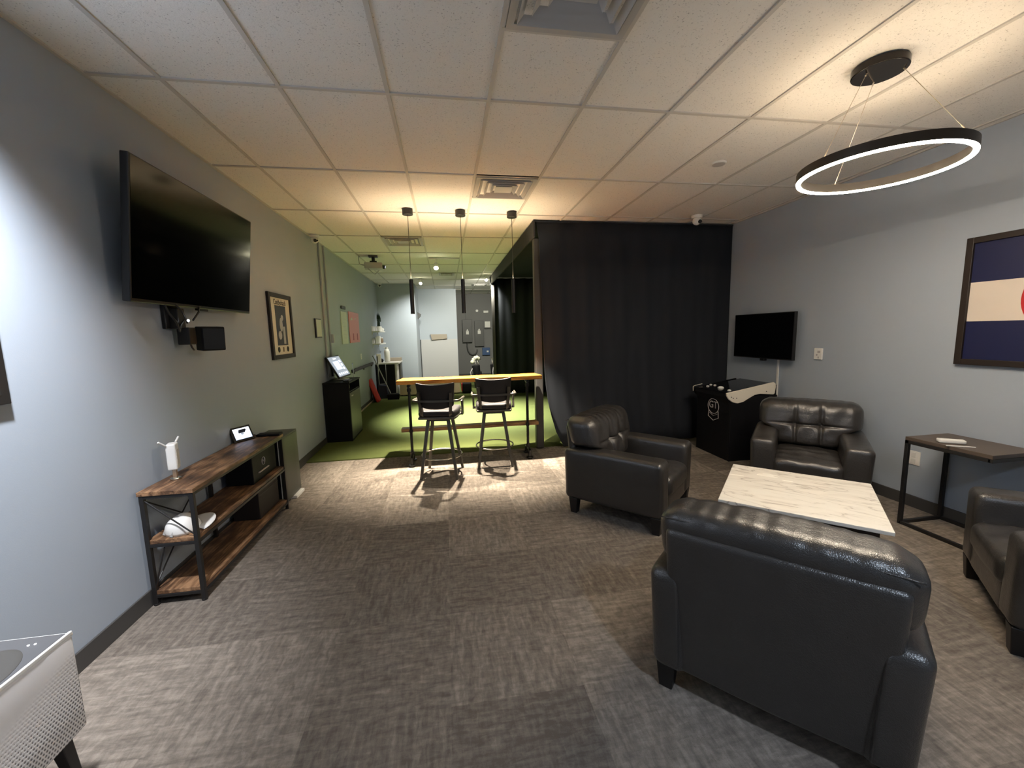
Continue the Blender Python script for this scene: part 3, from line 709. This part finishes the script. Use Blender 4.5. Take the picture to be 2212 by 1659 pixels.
# framed poster
t = thing('framed_poster', 'black framed cream poster with dark photograph on the left wall', 'picture', (XL, 5.09, 1.762))
hw, hh, fw = .325, .368, .048
MB().box(0, .028, -hw, -hw+fw, -hh, hh).box(0, .028, hw-fw, hw, -hh, hh).box(0, .028, -hw+fw, hw-fw, -hh, -hh+fw).box(0, .028, -hw+fw, hw-fw, hh-fw, hh).build('frame', 'dwood', t, bevel=.004)
MB().box(0, .012, -hw+fw, hw-fw, -hh+fw, hh-fw).build('mat_board', 'paper', t)
MB().box(.012, .0135, -.15, .15, -.215, .235).build('photograph', 'photo', t)
MB().ball((.0135, .03, .10), .035, 12, (.05, 1, 1)).ball((.0135, -.01, .02), .05, 12, (.05, .9, 1.6)).box(.0135, .0145, .03, .09, -.20, .0).ball((.0135, -.06, -.10), .05, 12, (.04, 1, 1)).build('pale_shapes', 'photol', t)
text('title', 'Caddyshack', .085, 'ink', t, ON_LEFT(0, .270, .0135), .0006, .85)
for dy in (-.13, .13): MB().cyl((.012, dy, -.262), (.014, dy, -.262), .032, n=20).build('medallion', 'ink', t)
MB().box(.012, .0135, -.02, .02, -.29, -.235).build('tee_mark', 'brownj', t)
t = thing('framed_card', 'small white card in thin black frame beside the wall conduits', 'picture', (XL, 6.46, 1.762))
MB().box(0, .02, -.135, .135, -.14, .14).build('frame', 'black', t, bevel=.003)
MB().box(.02, .0215, -.10, .13, -.125, .125).build('card', 'chartw', t)
# near frame cut by the left image edge
t = thing('wall_picture', 'black picture frame corner at the left edge of the view', 'picture', (XL, 1.74, 1.70))
MB().box(0, .03, -.30, .297, -.32, .32).build('frame', 'black', t, bevel=.003)
MB().box(.03, .0315, -.26, .26, -.28, .28).build('picture', 'photo', t)

# conduits
for i, (yt, yb) in enumerate(((6.80, 6.86), (7.06, 7.08))):
    t = thing('wall_conduit', ['nearer grey conduit running down the left wall from the dome camera', 'farther grey conduit running down the left wall behind the touch screen'][i], 'conduit', (XL, yt, 0), 0, 'grey conduits on the left wall')
    MB().box(0, .028, -.02, .02, .98, H).build('pipe', 'conduit', t, bevel=.008)
    for z in (2.5, 1.55): MB().box(0, .032, -.03, .03, z, z+.03).build('clip', 'conduit', t, bevel=.004)
t = thing('switch_box', 'small grey switch box on the farther wall conduit', 'switch box', (XL+.028, 7.08, 1.60))
MB().box(0, .04, -.035, .035, -.07, .07).build('box', 'conduit', t, bevel=.005)
# charts on the wall
t = thing('wall_chart', 'tall pale greenish white chart on the left wall beside the pink one', 'chart', (XL, 8.085, 1.79))
MB().box(0, .012, -.22, .22, -.30, .30).build('sheet', 'chartw', t, bevel=.002)
for k in range(6): MB().box(.012, .013, -.12, .12, .16-.07*k, .165-.07*k).build('print_line', 'vent', t)
t = thing('wall_chart', 'pink red chart sheet on the left wall', 'chart', (XL, 8.93, 1.81))
MB().box(0, .012, -.46, .46, -.31, .31).build('sheet', 'chartp', t, bevel=.002)
MB().prism([(-.33, .14), (-.28, .18), (-.20, .20), (-.16, .15)], .012, .0135, axis='x').prism([(.03, .16), (.10, .20), (.18, .18)], .012, .0135, axis='x').build('pale_marks', 'paper', t)
for dy in (-.16, .22): MB().box(.012, .0135, dy-.04, dy+.04, -.26, -.12).build('clip_mark', 'red', t)
t = thing('wall_plaque', 'small dark plaque above the pale chart', 'sign', (XL, 8.07, 2.165))
MB().rbox((.012, 0, 0), (.012, .15, .030), .011, 4, 6, 2).build('plate', 'panel', t, smooth='all')
t = thing('wall_rail', 'thin brown rail along the far left wall above the turf', 'rail', (XL, 9.56, .94))
MB().box(.0, .035, -1.16, 1.16, -.03, .03).build('board', 'dwood', t, bevel=.004)
for yy in (-1.0, 0, 1.0): MB().box(0, .03, yy-.02, yy+.02, -.06, -.03).build('bracket', 'bronze', t)
tag(MB().box(XL+.0125, XL+.03, 7.25, 11.0, .0165, .045).build('edge_strip', 'beige', bevel=.003), 'pale wooden strip along the turf edge at the left wall', 'trim')

# ------------------------------------------------------------------ console shelf
t = thing('console_shelf', 'three tier rustic wood console shelf with black metal frame at the left wall', 'console shelf', (-1.715, 3.345, 0))
X0, X1, Y0, Y1 = -.15, .155, -.70, .70
for z in (.735, .425, .095):
    i_ = .012 if z < .7 else 0
    MB().box(X0+i_, X1-i_, Y0+i_, Y1-i_, z-.026, z).build('table_top' if z > .7 else 'shelf', 'wood', t, bevel=.0025)
for lx in (X0+.018, X1-.018):
    for ly in (Y0+.018, Y1-.018): MB().box(lx-.0125, lx+.0125, ly-.0125, ly+.0125, 0, .709).cyl((lx, ly, 0), (lx, ly, .012), .016, n=12).build('leg', 'black', t, bevel=.002)
MB().box(X0+.005, X0+.03, -.012, .012, .02, .709).build('rear_post', 'black', t, bevel=.002)
fr = MB()
for z in (.700, .390, .060):
    for ly in (Y0+.018, Y1-.018): fr.box(X0+.02, X1-.02, ly-.011, ly+.011, z-.011, z+.009)
    for lx in (X0+.018, X1-.018): fr.box(lx-.011, lx+.011, Y0+.02, Y1-.02, z-.011, z+.009)
fr.build('frame_rail', 'black', t, bevel=.002)
for s_ in ((Y0+.03, Y0+.42), (Y1-.42, Y1-.03), (-.12, .20)):
    pass
br = MB()
for ya, za, yb, zb in ((Y0+.02, .68, Y0+.36, .45), (Y0+.36, .45, Y0+.70, .68), (Y0+.02, .10, Y0+.36, .37), (.02, .68, .36, .45), (.36, .45, .68, .68)):
    br.cyl((X0+.012, ya, za), (X0+.012, yb, zb), .0045, n=8)
br.build('cross_brace', 'black', t)
for za, zb in ((.68, .45),):
    MB().cyl((X0+.02, Y0+.018, za), (X1-.02, Y0+.018, zb-.02), .0045, n=8).build('end_brace', 'black', t)
for ly in (Y0+.018,):
    MB().cyl((X0+.10, Y0+.018, .37), (X0+.02, Y0+.018, .10), .0045, n=8).build('end_brace', 'black', t)

# router, smart display, black tray, cap, boxes
t = thing('wifi_router', 'white wifi extender with two ear antennas on the front end of the console', 'router', (-1.775, 2.86, .736), math.radians(18))
MB().cyl((0, 0, 0), (0, 0, .012), .030, n=20).box(-.012, .012, -.012, .012, .01, .075).build('stand', 'chrome', t, bevel=.003)
MB().rbox((0, .0, .155), (.026, .040, .085), .010, 3, 4, 5).build('body', 'white', t, smooth='all')
MB().cyl((-.02, -.045, .235), (-.045, -.075, .268), .006, n=10).build('antenna', 'white', t, smooth=True)
MB().cyl((.01, .045, .235), (.02, .085, .262), .006, n=10).build('antenna', 'white', t, smooth=True)
MB().box(.0262, .0275, -.03, .03, .10, .20).build('side_vent', 'whitem', t)
t = thing('smart_display', 'small tilted black framed display with bright screen on the console', 'display', (-1.80, 3.835, .736), math.radians(-28))
tm = RY(-.42)
MB().box(-.008, .008, -.095, .095, 0, .135, tm).build('frame', 'black', t, bevel=.003)
MB().box(.0082, .0095, -.072, .078, .020, .118, tm).build('screen', 'scr_w', t)
MB().box(.0096, .0102, -.072, .078, .020, .062, tm).build('lower_picture', 'scr_b', t)
MB().cyl((.0096, .0, .070), (.0106, .0, .070), .014, n=16, m=tm).box(.0096, .0104, -.045, .05, .092, .096, tm).box(.0096, .0104, -.035, .04, .103, .106, tm).build('picture_marks', 'scr_g', t)
MB().box(-.055, -.045, -.03, .03, 0, .09, RY(.35)).build('kickstand', 'black', t)
t = thing('black_tray', 'flat black tablet lying at the far end of the console top', 'tablet', (-1.66, 4.0, .736), math.radians(0))
MB().rbox((0, 0, .010), (.10, .045, .010), .008, 5, 3, 2).build('body', 'flatb', t, smooth='all')
MB().tube([(-.10, .0, .006), (-.12, .01, .006), (-.14, .03, .006), (-.16, .035, .006)], .003, 6).build('cord', 'black', t, smooth='all')
t = thing('baseball_cap', 'white baseball cap on the middle shelf of the console', 'cap', (-1.705, 2.765, .4262), math.radians(-32))
def fcap(x, y, z): return (x, y, z)
cap = MB(); n = 32
rows = []
for k in range(9):
    a = k/8*PI/2*.97; rr = .092*math.cos(a)**.75 if k < 8 else .004; zz = .105*math.sin(a)
    rows.append([(rr*.92*math.cos(2*PI*i/n)*(1+.05*math.cos(2*PI*i/n)), rr*1.05*math.sin(2*PI*i/n) - .02*math.sin(a), zz*(1 + .10*math.sin(2*PI*i/n))) for i in range(n)])
vs = [p for r in rows for p in r]; fs = [(k*n+i, k*n+(i+1) % n, (k+1)*n+(i+1) % n, (k+1)*n+i) for k in range(8) for i in range(n)] + [tuple(8*n+i for i in range(n))]
o = cap.add(vs, fs).build('crown', 'capw', t, smooth='all'); s_ = o.modifiers.new('s', 'SOLIDIFY'); s_.thickness = .003
vs = []; fs = []
for k in range(7):
    for i in range(15):
        a = PI*(.12 + .76*i/14); r_ = .088 + .085*k/6*math.sin(a)**.6
        vs.append((r_*math.cos(a)*.92, r_*math.sin(a)*1.02, .012 + .020*math.sin(a)*(k/6) - .028*abs(math.cos(a))**2*(k/6) + .006))
for k in range(6):
    for i in range(14): fs.append((k*15+i, k*15+i+1, (k+1)*15+i+1, (k+1)*15+i))
o = MB().add(vs, fs).build('brim', 'capw', t, smooth='all'); s_ = o.modifiers.new('s', 'SOLIDIFY'); s_.thickness = .004
MB().ball((0, -.015, .108), .007, 10).build('top_button', 'capw', t, smooth='all')
MB().prism([(-.05, .005), (.05, .005), (.035, .06), (0, .085), (-.035, .06)], 0, .002, T(0, -.096, 0) @ RX(-.28), axis='y').build('rear_mesh', 'capg', t)
t = thing('black_case', 'black case with a round emblem on the middle console shelf', 'case', (-1.725, 3.76, .4262))
MB().box(-.11, .10, -.22, .24, 0, .235).build('body', 'flatb', t, bevel=.006)
MB().tube([(.102, -.02 + .032*math.cos(2*PI*i/24), .145 + .032*math.sin(2*PI*i/24)) for i in range(24)], .0025, 6, closed=True).tube([(.102, -.035, .125), (.102, -.035, .165), (.102, -.018, .140), (.102, .0, .165), (.102, .0, .125)], .0022, 6).build('emblem', 'logo', t)
MB().box(.10, .112, -.13, .06, .070, .077).build('trim_line', 'gold_l', t)
t = thing('dark_box', 'dark brown box on the bottom shelf at the far end of the console', 'box', (-1.73, 3.80, .0962))
MB().box(-.11, .10, -.20, .20, 0, .275).build('carton', 'darkbox', t, bevel=.004)
MB().box(.10, .102, -.20, .20, .20, .204).build('lid_edge', 'black', t)

# mini fridge
t = thing('mini_fridge', 'grey green mini fridge standing behind the console', 'mini fridge', (-1.735, 4.29, 0))
MB().box(-.13, .10, -.215, .205, .03, .665).build('cabinet', 'flatb', t, bevel=.005)
MB().box(.100, .108, -.213, .203, .045, .655).build('door_gasket', 'whitem', t)
MB().rbox((.122, -.005, .35), (.014, .210, .318), .010, 1, 4, 6).build('door', 'fridge', t, smooth='all')
MB().rbox((-.0, -.005, .672), (.135, .212, .010), .008, 4, 4, 1).build('lid', 'fridge', t, smooth='all')
MB().box(.10, .165, -.02, .20, .0, .03).build('kick_plate', 'whitem', t, bevel=.004)
for sy in (-.18, .17): MB().cyl((-.08, sy, 0), (-.08, sy, .03), .015, n=12).build('foot', 'black', t)

# black cabinet with touch screen
t = thing('black_cabinet', 'tall black cabinet with dark grey door standing on the turf at the left wall', 'cabinet', (-1.685, 6.83, .016))
MB().box(-.185, .19, -.38, .38, 0, .025).box(-.185, .19, -.38, -.362, .025, .90).box(-.185, .19, .362, .38, .025, .90).box(-.185, -.17, -.362, .362, .025, .90).box(-.185, .20, -.39, .39, .90, .925).box(-.17, .18, -.362, .362, .755, .773).build('carcass', 'flatb', t, bevel=.003)
d = MB().box(.176, .194, -.358, .358, .03, .75).build('door', mat('door_grey', (.055, .055, .05), .4), t, bevel=.003)
MB().box(.194, .205, -.30, -.18, .69, .705).build('handle', 'logo', d, bevel=.002)
tag(MB().rbox((0, 0, .045), (.06, .10, .045), .03, 3, 3, 3, m=T(-1.62, 6.72, .790)).build('cloth_bundle', 'darkbox', smooth='all'), 'dark bundle in the open slot of the black cabinet', 'bundle')
t = thing('touch_screen', 'tilted touch screen kiosk lit with menu icons on the black cabinet', 'touch screen', (-1.63, 6.93, .942))
tm = RZ(math.radians(-3)) @ RY(-.50)
MB().box(-.018, .010, -.30, .30, .045, .43, tm).build('housing', 'black', t, bevel=.005)
MB().box(.010, .0115, -.28, .28, .065, .41, tm).build('screen', 'scr_g', t)
MB().box(.0116, .0124, -.17, .09, .18, .33, tm).build('main_window', 'scr_b', t)
ic = MB()
for a in range(5): ic.box(.0116, .0124, -.22 + .095*a, -.17 + .095*a, .09, .125, tm)
for a in range(3): ic.box(.0116, .0124, .13, .21, .17 + .065*a, .21 + .065*a, tm)
ic.build('menu_icons', 'scr_w', t); ic2 = MB().box(.0116, .0124, -.08, .06, .365, .385, tm).build('heading', 'scr_w', t)
MB().cyl((-.06, 0, 0), (-.06, 0, .012), .10, n=24).tube([(-.07, 0, .01), (-.08, 0, .05), (-.085, 0, .10)], .022, 12).build('stand', 'whitem', t, smooth=True)
t = thing('keyboard_tray', 'black keyboard lying before the touch screen', 'keyboard', (-1.545, 6.60, .942))
MB().box(-.045, .045, -.11, .11, 0, .018).build('body', 'bezel', t, bevel=.004)
MB().box(-.035, .035, -.09, .09, .018, .022).build('keys', 'panel', t)
tag(MB().tube([(-1.58, 7.20, .942), (-1.58, 7.20, 1.16)], .006, 8).ball((-1.58, 7.20, 1.17), .014, 10).build('antenna_stick', 'conduit', smooth=True), 'thin grey antenna stick behind the touch screen', 'antenna')

# ------------------------------------------------------------------ far left corner
t = thing('wall_counter', 'pale stone counter with black base in the far left corner', 'counter', (-1.58, 11.58, .016))
MB().box(-.285, .31, -.48, .475, .855, .895).build('worktop', 'stonec', t, bevel=.004)
MB().box(-.285, .20, -.45, .47, 0, .855).build('base_cabinet', 'flatb', t, bevel=.004)
MB().box(.20, .245, -.44, .47, 0, .855).build('end_panel', 'whitem', t)
MB().box(.262, .30, .05, .45, 0, .855).build('side_post', 'panel', t)
t = thing('tan_parcel', 'flat beige box at the back of the far counter', 'box', (-1.44, 11.90, .912))
MB().box(-.17, .16, -.13, .13, 0, .09).build('carton', 'card', t, bevel=.004)
t = thing('white_jug', 'tall white pump jug on the far counter', 'jug', (-1.60, 11.42, .912))
MB().lathe([(.06, 0), (.075, .02), (.075, .28), (.055, .34), (.03, .36)], 24).build('body', 'white', t, smooth=True)
MB().cyl((0, 0, .36), (0, 0, .40), .035, n=16).box(-.075, .03, -.02, .02, .375, .40).build('pump', 'white', t, bevel=.003)
t = thing('black_ball', 'round black speaker ball on the far counter left of the white jug', 'speaker', (-1.735, 11.30, .912))
MB().ball((0, 0, .055), .055, 18).build('body', 'flatb', t, smooth='all')
tag(MB().rbox((0, 0, .10), (.06, .02, .12), .01, 3, 3, 3, m=T(-1.79, 11.22, .93)).build('paper_bag', 'paper', smooth='all'), 'pale paper pack leaning on the far counter at the left wall', 'paper pack')
for i, z in enumerate((1.75, 1.43)):
    t = thing('wall_shelf', ['upper white wall shelf in the far left corner', 'lower white wall shelf in the far left corner'][i], 'wall shelf', (XL, 11.42, z), 0, 'white wall shelves')
    MB().box(0, .20, -.50, .50, -.03, 0).build('board', 'shelfw', t, bevel=.003)
    for yy in (-.47, .40): MB().prism([(0, 0), (.03, 0), (0, -.10)], yy, yy+.02, T(0, 0, -.03), axis='y').build('bracket', 'shelfw', t)
    MB().box(0, .004, -.5, .5, 0, .13).build('back_plate', 'shelfw', t)
t = thing('potted_plant', 'tall dark plant in a white pot on the upper wall shelf', 'plant', (-1.78, 11.52, 1.7505))
MB().lathe([(.05, 0), (.07, .10), (.07, .13)], 20).build('pot', 'white', t, smooth=True)
lf = MB()
for k in range(46):
    a = random.random()*6.28; r_ = .05*random.random(); z0 = .12 + .25*random.random()
    lf.prism([(-.012, 0), (.012, 0), (.008, .09), (0, .14), (-.008, .09)], 0, .002, T(r_*math.cos(a), r_*math.sin(a), z0) @ RZ(a) @ RX(.25*random.random()), axis='y')
lf.cyl((0, 0, .1), (0, 0, .42), .012, n=8); lf.build('foliage', 'leaf', t)
t = thing('white_ornament', 'small white ornament ball on the upper wall shelf', 'ornament', (-1.73, 11.80, 1.7505))
MB().ball((0, 0, .05), .04, 14).cyl((0, 0, 0), (0, 0, .02), .03, n=14).build('ball', 'white', t, smooth='all')
t = thing('white_cup', 'white cup beside the potted plant on the upper wall shelf', 'cup', (-1.76, 11.68, 1.7505))
MB().lathe([(.03, 0), (.045, .10)], 18).build('body', 'white', t, smooth=True)
t = thing('white_carton', 'white carton standing on the lower wall shelf', 'box', (-1.79, 11.35, 1.4305))
MB().box(-.05, .05, -.07, .07, 0, .19).build('box', 'white', t, bevel=.003)
t = thing('white_carton', 'open white carton nearest on the lower wall shelf, beside the taller one', 'box', (-1.79, 11.10, 1.4305), .3)
MB().box(-.04, .04, -.06, .06, 0, .15).build('box', 'whitem', t, bevel=.003)
t = thing('brown_jar', 'brown jar on the lower wall shelf', 'jar', (-1.76, 11.62, 1.4305))
MB().lathe([(.045, 0), (.06, .03), (.06, .10), (.045, .13)], 20).build('body', 'brownj', t, smooth=True)
MB().cyl((0, 0, .13), (0, 0, .15), .05, n=20).build('lid', 'white', t, smooth=True)
# broom, dustpan, red board
t = thing('broom', 'push broom with grey pole and black head leaning in the far left corner', 'broom', (-1.42, 10.52, .016))
MB().cyl((0, 0, .10), (-.41, .05, 1.12), .013, n=12).build('pole', 'broom', t, smooth=True)
MB().rbox((0.04, 0, .085), (.15, .05, .075), .04, 5, 3, 3).build('head', 'flatb', t, smooth='all')
MB().box(-.10, .18, -.04, .04, 0, .03).build('bristles', 'black', t)
t = thing('dustpan', 'dark blue long handled dustpan beside the broom', 'dustpan', (-1.66, 10.82, .016))
MB().prism([(-.10, 0), (.14, 0), (.12, .10), (.10, .33), (-.10, .36)], -.10, .10, axis='y').build('pan', 'dblue', t, bevel=.01)
MB().tube([(-.09, 0, .34), (-.10, 0, .66), (-.09, 0, .98)], .011, 10).tube([(.09, 0, .33), (.09, 0, .90)], .007, 8).tube([(-.09, 0, .37), (.09, 0, .37)], .008, 8).build('handle', 'broom', t, smooth='all')
tag(MB().tube([(-1.80, 10.98, .03), (-1.80, 11.02, 1.10)], .014, 10).build('dark_pole', 'black', smooth=True), 'dark pole standing behind the dustpan at the counter', 'pole')
t = thing('red_board', 'red narrow board leaning on the left wall on the turf', 'board', (-1.70, 10.30, .016))
tm = RY(-.34)
MB().rbox((0, 0, .30), (.035, .17, .30), .03, 2, 4, 5, m=tm).build('panel', 'redb', t, smooth='all')
MB().box(-.10, -.09, -.15, .15, .02, .50, RY(-.1)).build('rear_leg', 'black', t)
# bench box and bag
t = thing('storage_bench', 'low beige storage bench along the far end behind the bar table', 'bench', (-.47, 11.2, .016))
MB().box(-.80, .78, -.20, .20, .03, .36).build('body', 'beige', t, bevel=.006)
MB().box(-.82, .80, -.22, .22, .36, .39).build('lid', 'beige', t, bevel=.005)
for xx in (-.7, .68): MB().box(xx-.03, xx+.03, -.15, .15, 0, .03).build('foot', 'card', t)
t = thing('red_bag', 'small dark red and black bag at the right end of the beige bench', 'bag', (.50, 11.05, .016))
MB().rbox((0, 0, .15), (.13, .12, .15), .05, 4, 4, 4).build('body', 'flatb', t, smooth='all')
MB().rbox((-.125, 0, .17), (.02, .10, .11), .015, 2, 3, 3).build('side_flap', 'red', t, smooth='all')

# golf bags
def golf_bag(label, loc, rz, cover):
    t = thing('golf_bag', label, 'golf bag', loc, rz)
    tl = RY(-.10)
    MB().lathe([(.10, 0), (.115, .06), (.11, .45), (.12, .66), (.115, .68)], 20, m=tl).build('body', 'flatb', t, smooth=True)
    MB().rbox((.09, 0, .32), (.05, .08, .18), .03, 3, 3, 4, m=tl).build('pocket', 'flatb', t, smooth='all')
    MB().tube([(-.10, 0, .62), (-.19, 0, .50), (-.17, 0, .30), (-.10, 0, .22)], .012, 8, m=tl).build('strap', 'logo', t, smooth='all')
    random.seed(5)
    for k in range(6):
        a = k*1.05; x_, y_ = .06*math.cos(a), .05*math.sin(a); hz = .78 + .09*random.random()
        MB().cyl((x_, y_, .5), (x_*1.4+.02, y_*1.3, hz), .006, n=8, m=tl).rbox((x_*1.4+.05, y_*1.3, hz+.01), (.045, .02, .016), .014, 3, 2, 2, m=tl @ T(0, 0, 0)).build('golf_club', 'chrome', t, smooth='all')
    if cover:
        hc_ = MB()
        for (a, b, c_) in ((-.10, 0, .80), (-.05, .02, .86), (.0, .0, .90), (.05, -.02, .91), (.09, 0, .88)): hc_.ball((a, b-.03, c_), .058, 14, m=tl)
        hc_.build('head_cover', 'wool', t, smooth='all')
    return t
golf_bag('black golf bag with pale fluffy head cover standing by the far grey wall', (.90, 12.0, .016), .2, True)
golf_bag('second dark golf bag half hidden behind the booth corner post', (1.42, 12.2, .016), 1.2, False)

# far wall fixtures
t = thing('electrical_panel', 'left grey electrical panel with warning label and curved conduit', 'electrical panel', (.785, 15.25, 1.70), 0, 'electrical panels')
MB().box(-.175, .175, -.14, 0, -.39, .44).build('box', 'panel', t, bevel=.006)
MB().box(-.05, .05, -.142, -.14, -.10, .02).prism([(-.04, .03), (.04, .03), (0, .10)], -.142, -.14, axis='y').build('warning_label', 'whitem', t)
cp = [(-.02, -.07, -.39), (-.02, -.07, -.55), (.0, -.07, -.70), (.07, -.07, -.82), (.17, -.07, -.86), (.27, -.07, -.83), (.33, -.07, -.74), (.34, -.07, -.66)]
MB().tube(cp, .022, 10).build('conduit_pipe', 'panel', t, smooth='all')
MB().box(-.03, .03, -.08, -.02, .44, 1.36).build('upper_conduit', 'panel', t)
t = thing('electrical_panel', 'right grey electrical panel with warning label', 'electrical panel', (1.22, 15.25, 1.63), 0, 'electrical panels')
MB().box(-.17, .17, -.12, 0, -.48, .46).build('box', 'panel', t, bevel=.006)
MB().box(-.055, .055, -.122, -.12, -.02, .10).prism([(-.045, .11), (.045, .11), (0, .18)], -.122, -.12, axis='y').build('warning_label', 'whitem', t)
t = thing('blue_box', 'blue wall box with white label right below the electrical panels', 'wall box', (1.46, 15.25, .955))
MB().box(-.14, .14, -.10, 0, -.14, .14).build('box', 'blue', t, bevel=.008)
MB().box(.02, .09, -.102, -.10, -.03, .03).build('label_plate', 'white', t)
t = thing('white_wall_unit', 'small white unit with dark base at the edge of the far wall', 'wall unit', (1.54, 15.25, 1.86))
MB().box(-.10, .10, -.08, 0, -.02, .20).build('body', 'whitem', t, bevel=.005)
MB().box(-.12, .12, -.10, 0, -.06, -.02).build('base', 'panel', t)
t = thing('white_wall_unit', 'small white wall plate high on the far grey wall', 'wall unit', (1.50, 15.25, 2.42))
MB().box(-.09, .09, -.05, 0, -.04, .04).build('body', 'whitem', t, bevel=.005)
t = thing('white_wall_unit', 'tiny white round sensor high on the far grey wall', 'sensor', (1.17, 15.25, 2.46))
MB().cyl((0, -.03, 0), (0, 0, 0), .045, n=20).build('body', 'whitem', t, smooth=True)
t = thing('tan_dispenser', 'small tan box mounted on the far recessed wall', 'box', (-.235, 13.5, 1.55))
MB().prism([(-.26, .085), (.26, .08), (.27, -.065), (-.22, -.10)], -.09, 0, axis='y').build('housing', 'card', t, bevel=.006)
t = thing('corner_speaker', 'small dark wedge speaker on the edge of the far wall return', 'speaker', (-.83, 12.9, 2.2))
MB().prism([(0, -.10), (0, .12), (.10, .05), (.08, -.02)], -.06, .06, axis='y').build('cabinet', 'panel', t, bevel=.005)

# projector
t = thing('ceiling_projector', 'grey projector hanging from the ceiling at the far left', 'projector', (-1.25, 7.92, H), math.radians(6))
MB().box(-.08, .08, -.08, .08, -.02, 0).cyl((0, 0, -.10), (0, 0, -.01), .03, n=16).box(-.06, .06, -.05, .05, -.12, -.09).build('mount', 'black', t, bevel=.004)
MB().rbox((0, 0, -.180), (.155, .12, .055), .015, 4, 4, 3).build('body', 'vent', t, smooth='all')
MB().cyl((.15, -.03, -.19), (.20, -.03, -.20), .035, n=20).build('lens_barrel', 'black', t, smooth=True)
MB().cyl((.198, -.03, -.1995), (.202, -.03, -.2005), .022, n=20).build('lens', 'lens', t)
MB().tube([(-.24, 0, 0), (-.25, 0, -.06), (-.24, 0, -.14), (-.20, 0, -.16), (-.15, 0, -.17)], .008, 8).tube([(-.10, -.10, -.23), (-.03, -.12, -.30), (.02, -.12, -.34), (.10, -.12, -.27)], .008, 8).build('cable', 'vent', t, smooth='all')

# ------------------------------------------------------------------ air purifier at the lower left
t = thing('air_purifier', 'white air purifier with perforated front and dark glass top at the lower left', 'air purifier', (0, 0, 0))
BX0, BX1, BY0, BY1 = -1.66, -1.38, .70, 1.585
MB().rbox(((BX0+BX1)/2, (BY0+BY1)/2, .405), ((BX1-BX0)/2, (BY1-BY0)/2, .185), .012, 4, 8, 4).build('body', 'perf', t, smooth='all')
MB().box(BX0+.01, BX1-.012, BY0+.01, BY1-.01, .588, .598).build('glass_top', 'topk', t, bevel=.003)
MB().box(BX1-.009, BX1+.001, BY0+.005, BY1-.002, .586, .601).box(BX0, BX1, BY1-.009, BY1+.001, .582, .592).build('edge_trim', 'white', t, bevel=.003)
MB().lathe([(.001, .602), (.10, .602), (.115, .601), (.118, .599), (.118, .597)], 48, m=T(-1.52, 1.36, 0) @ Matrix.Diagonal((1, 1.35, 1, 1))).build('outlet_grille', 'grille', t, smooth=True)
MB().cyl((-1.47, 1.53, .598), (-1.47, 1.53, .5995), .003, n=10).cyl((-1.452, 1.533, .598), (-1.452, 1.533, .5995), .003, n=10).build('indicator', 'pin', t)
for (lx, ly) in ((-1.44, 1.535), (-1.60, 1.535), (-1.44, .75), (-1.60, .75)):
    MB().taper((lx+.02, ly+.02), .030, .045, 0, .23, (lx, ly)).build('leg', 'foot', t, bevel=.004)
MB().box(-1.60, -1.44, .75, 1.53, .17, .22).build('under_tray', 'flatb', t)
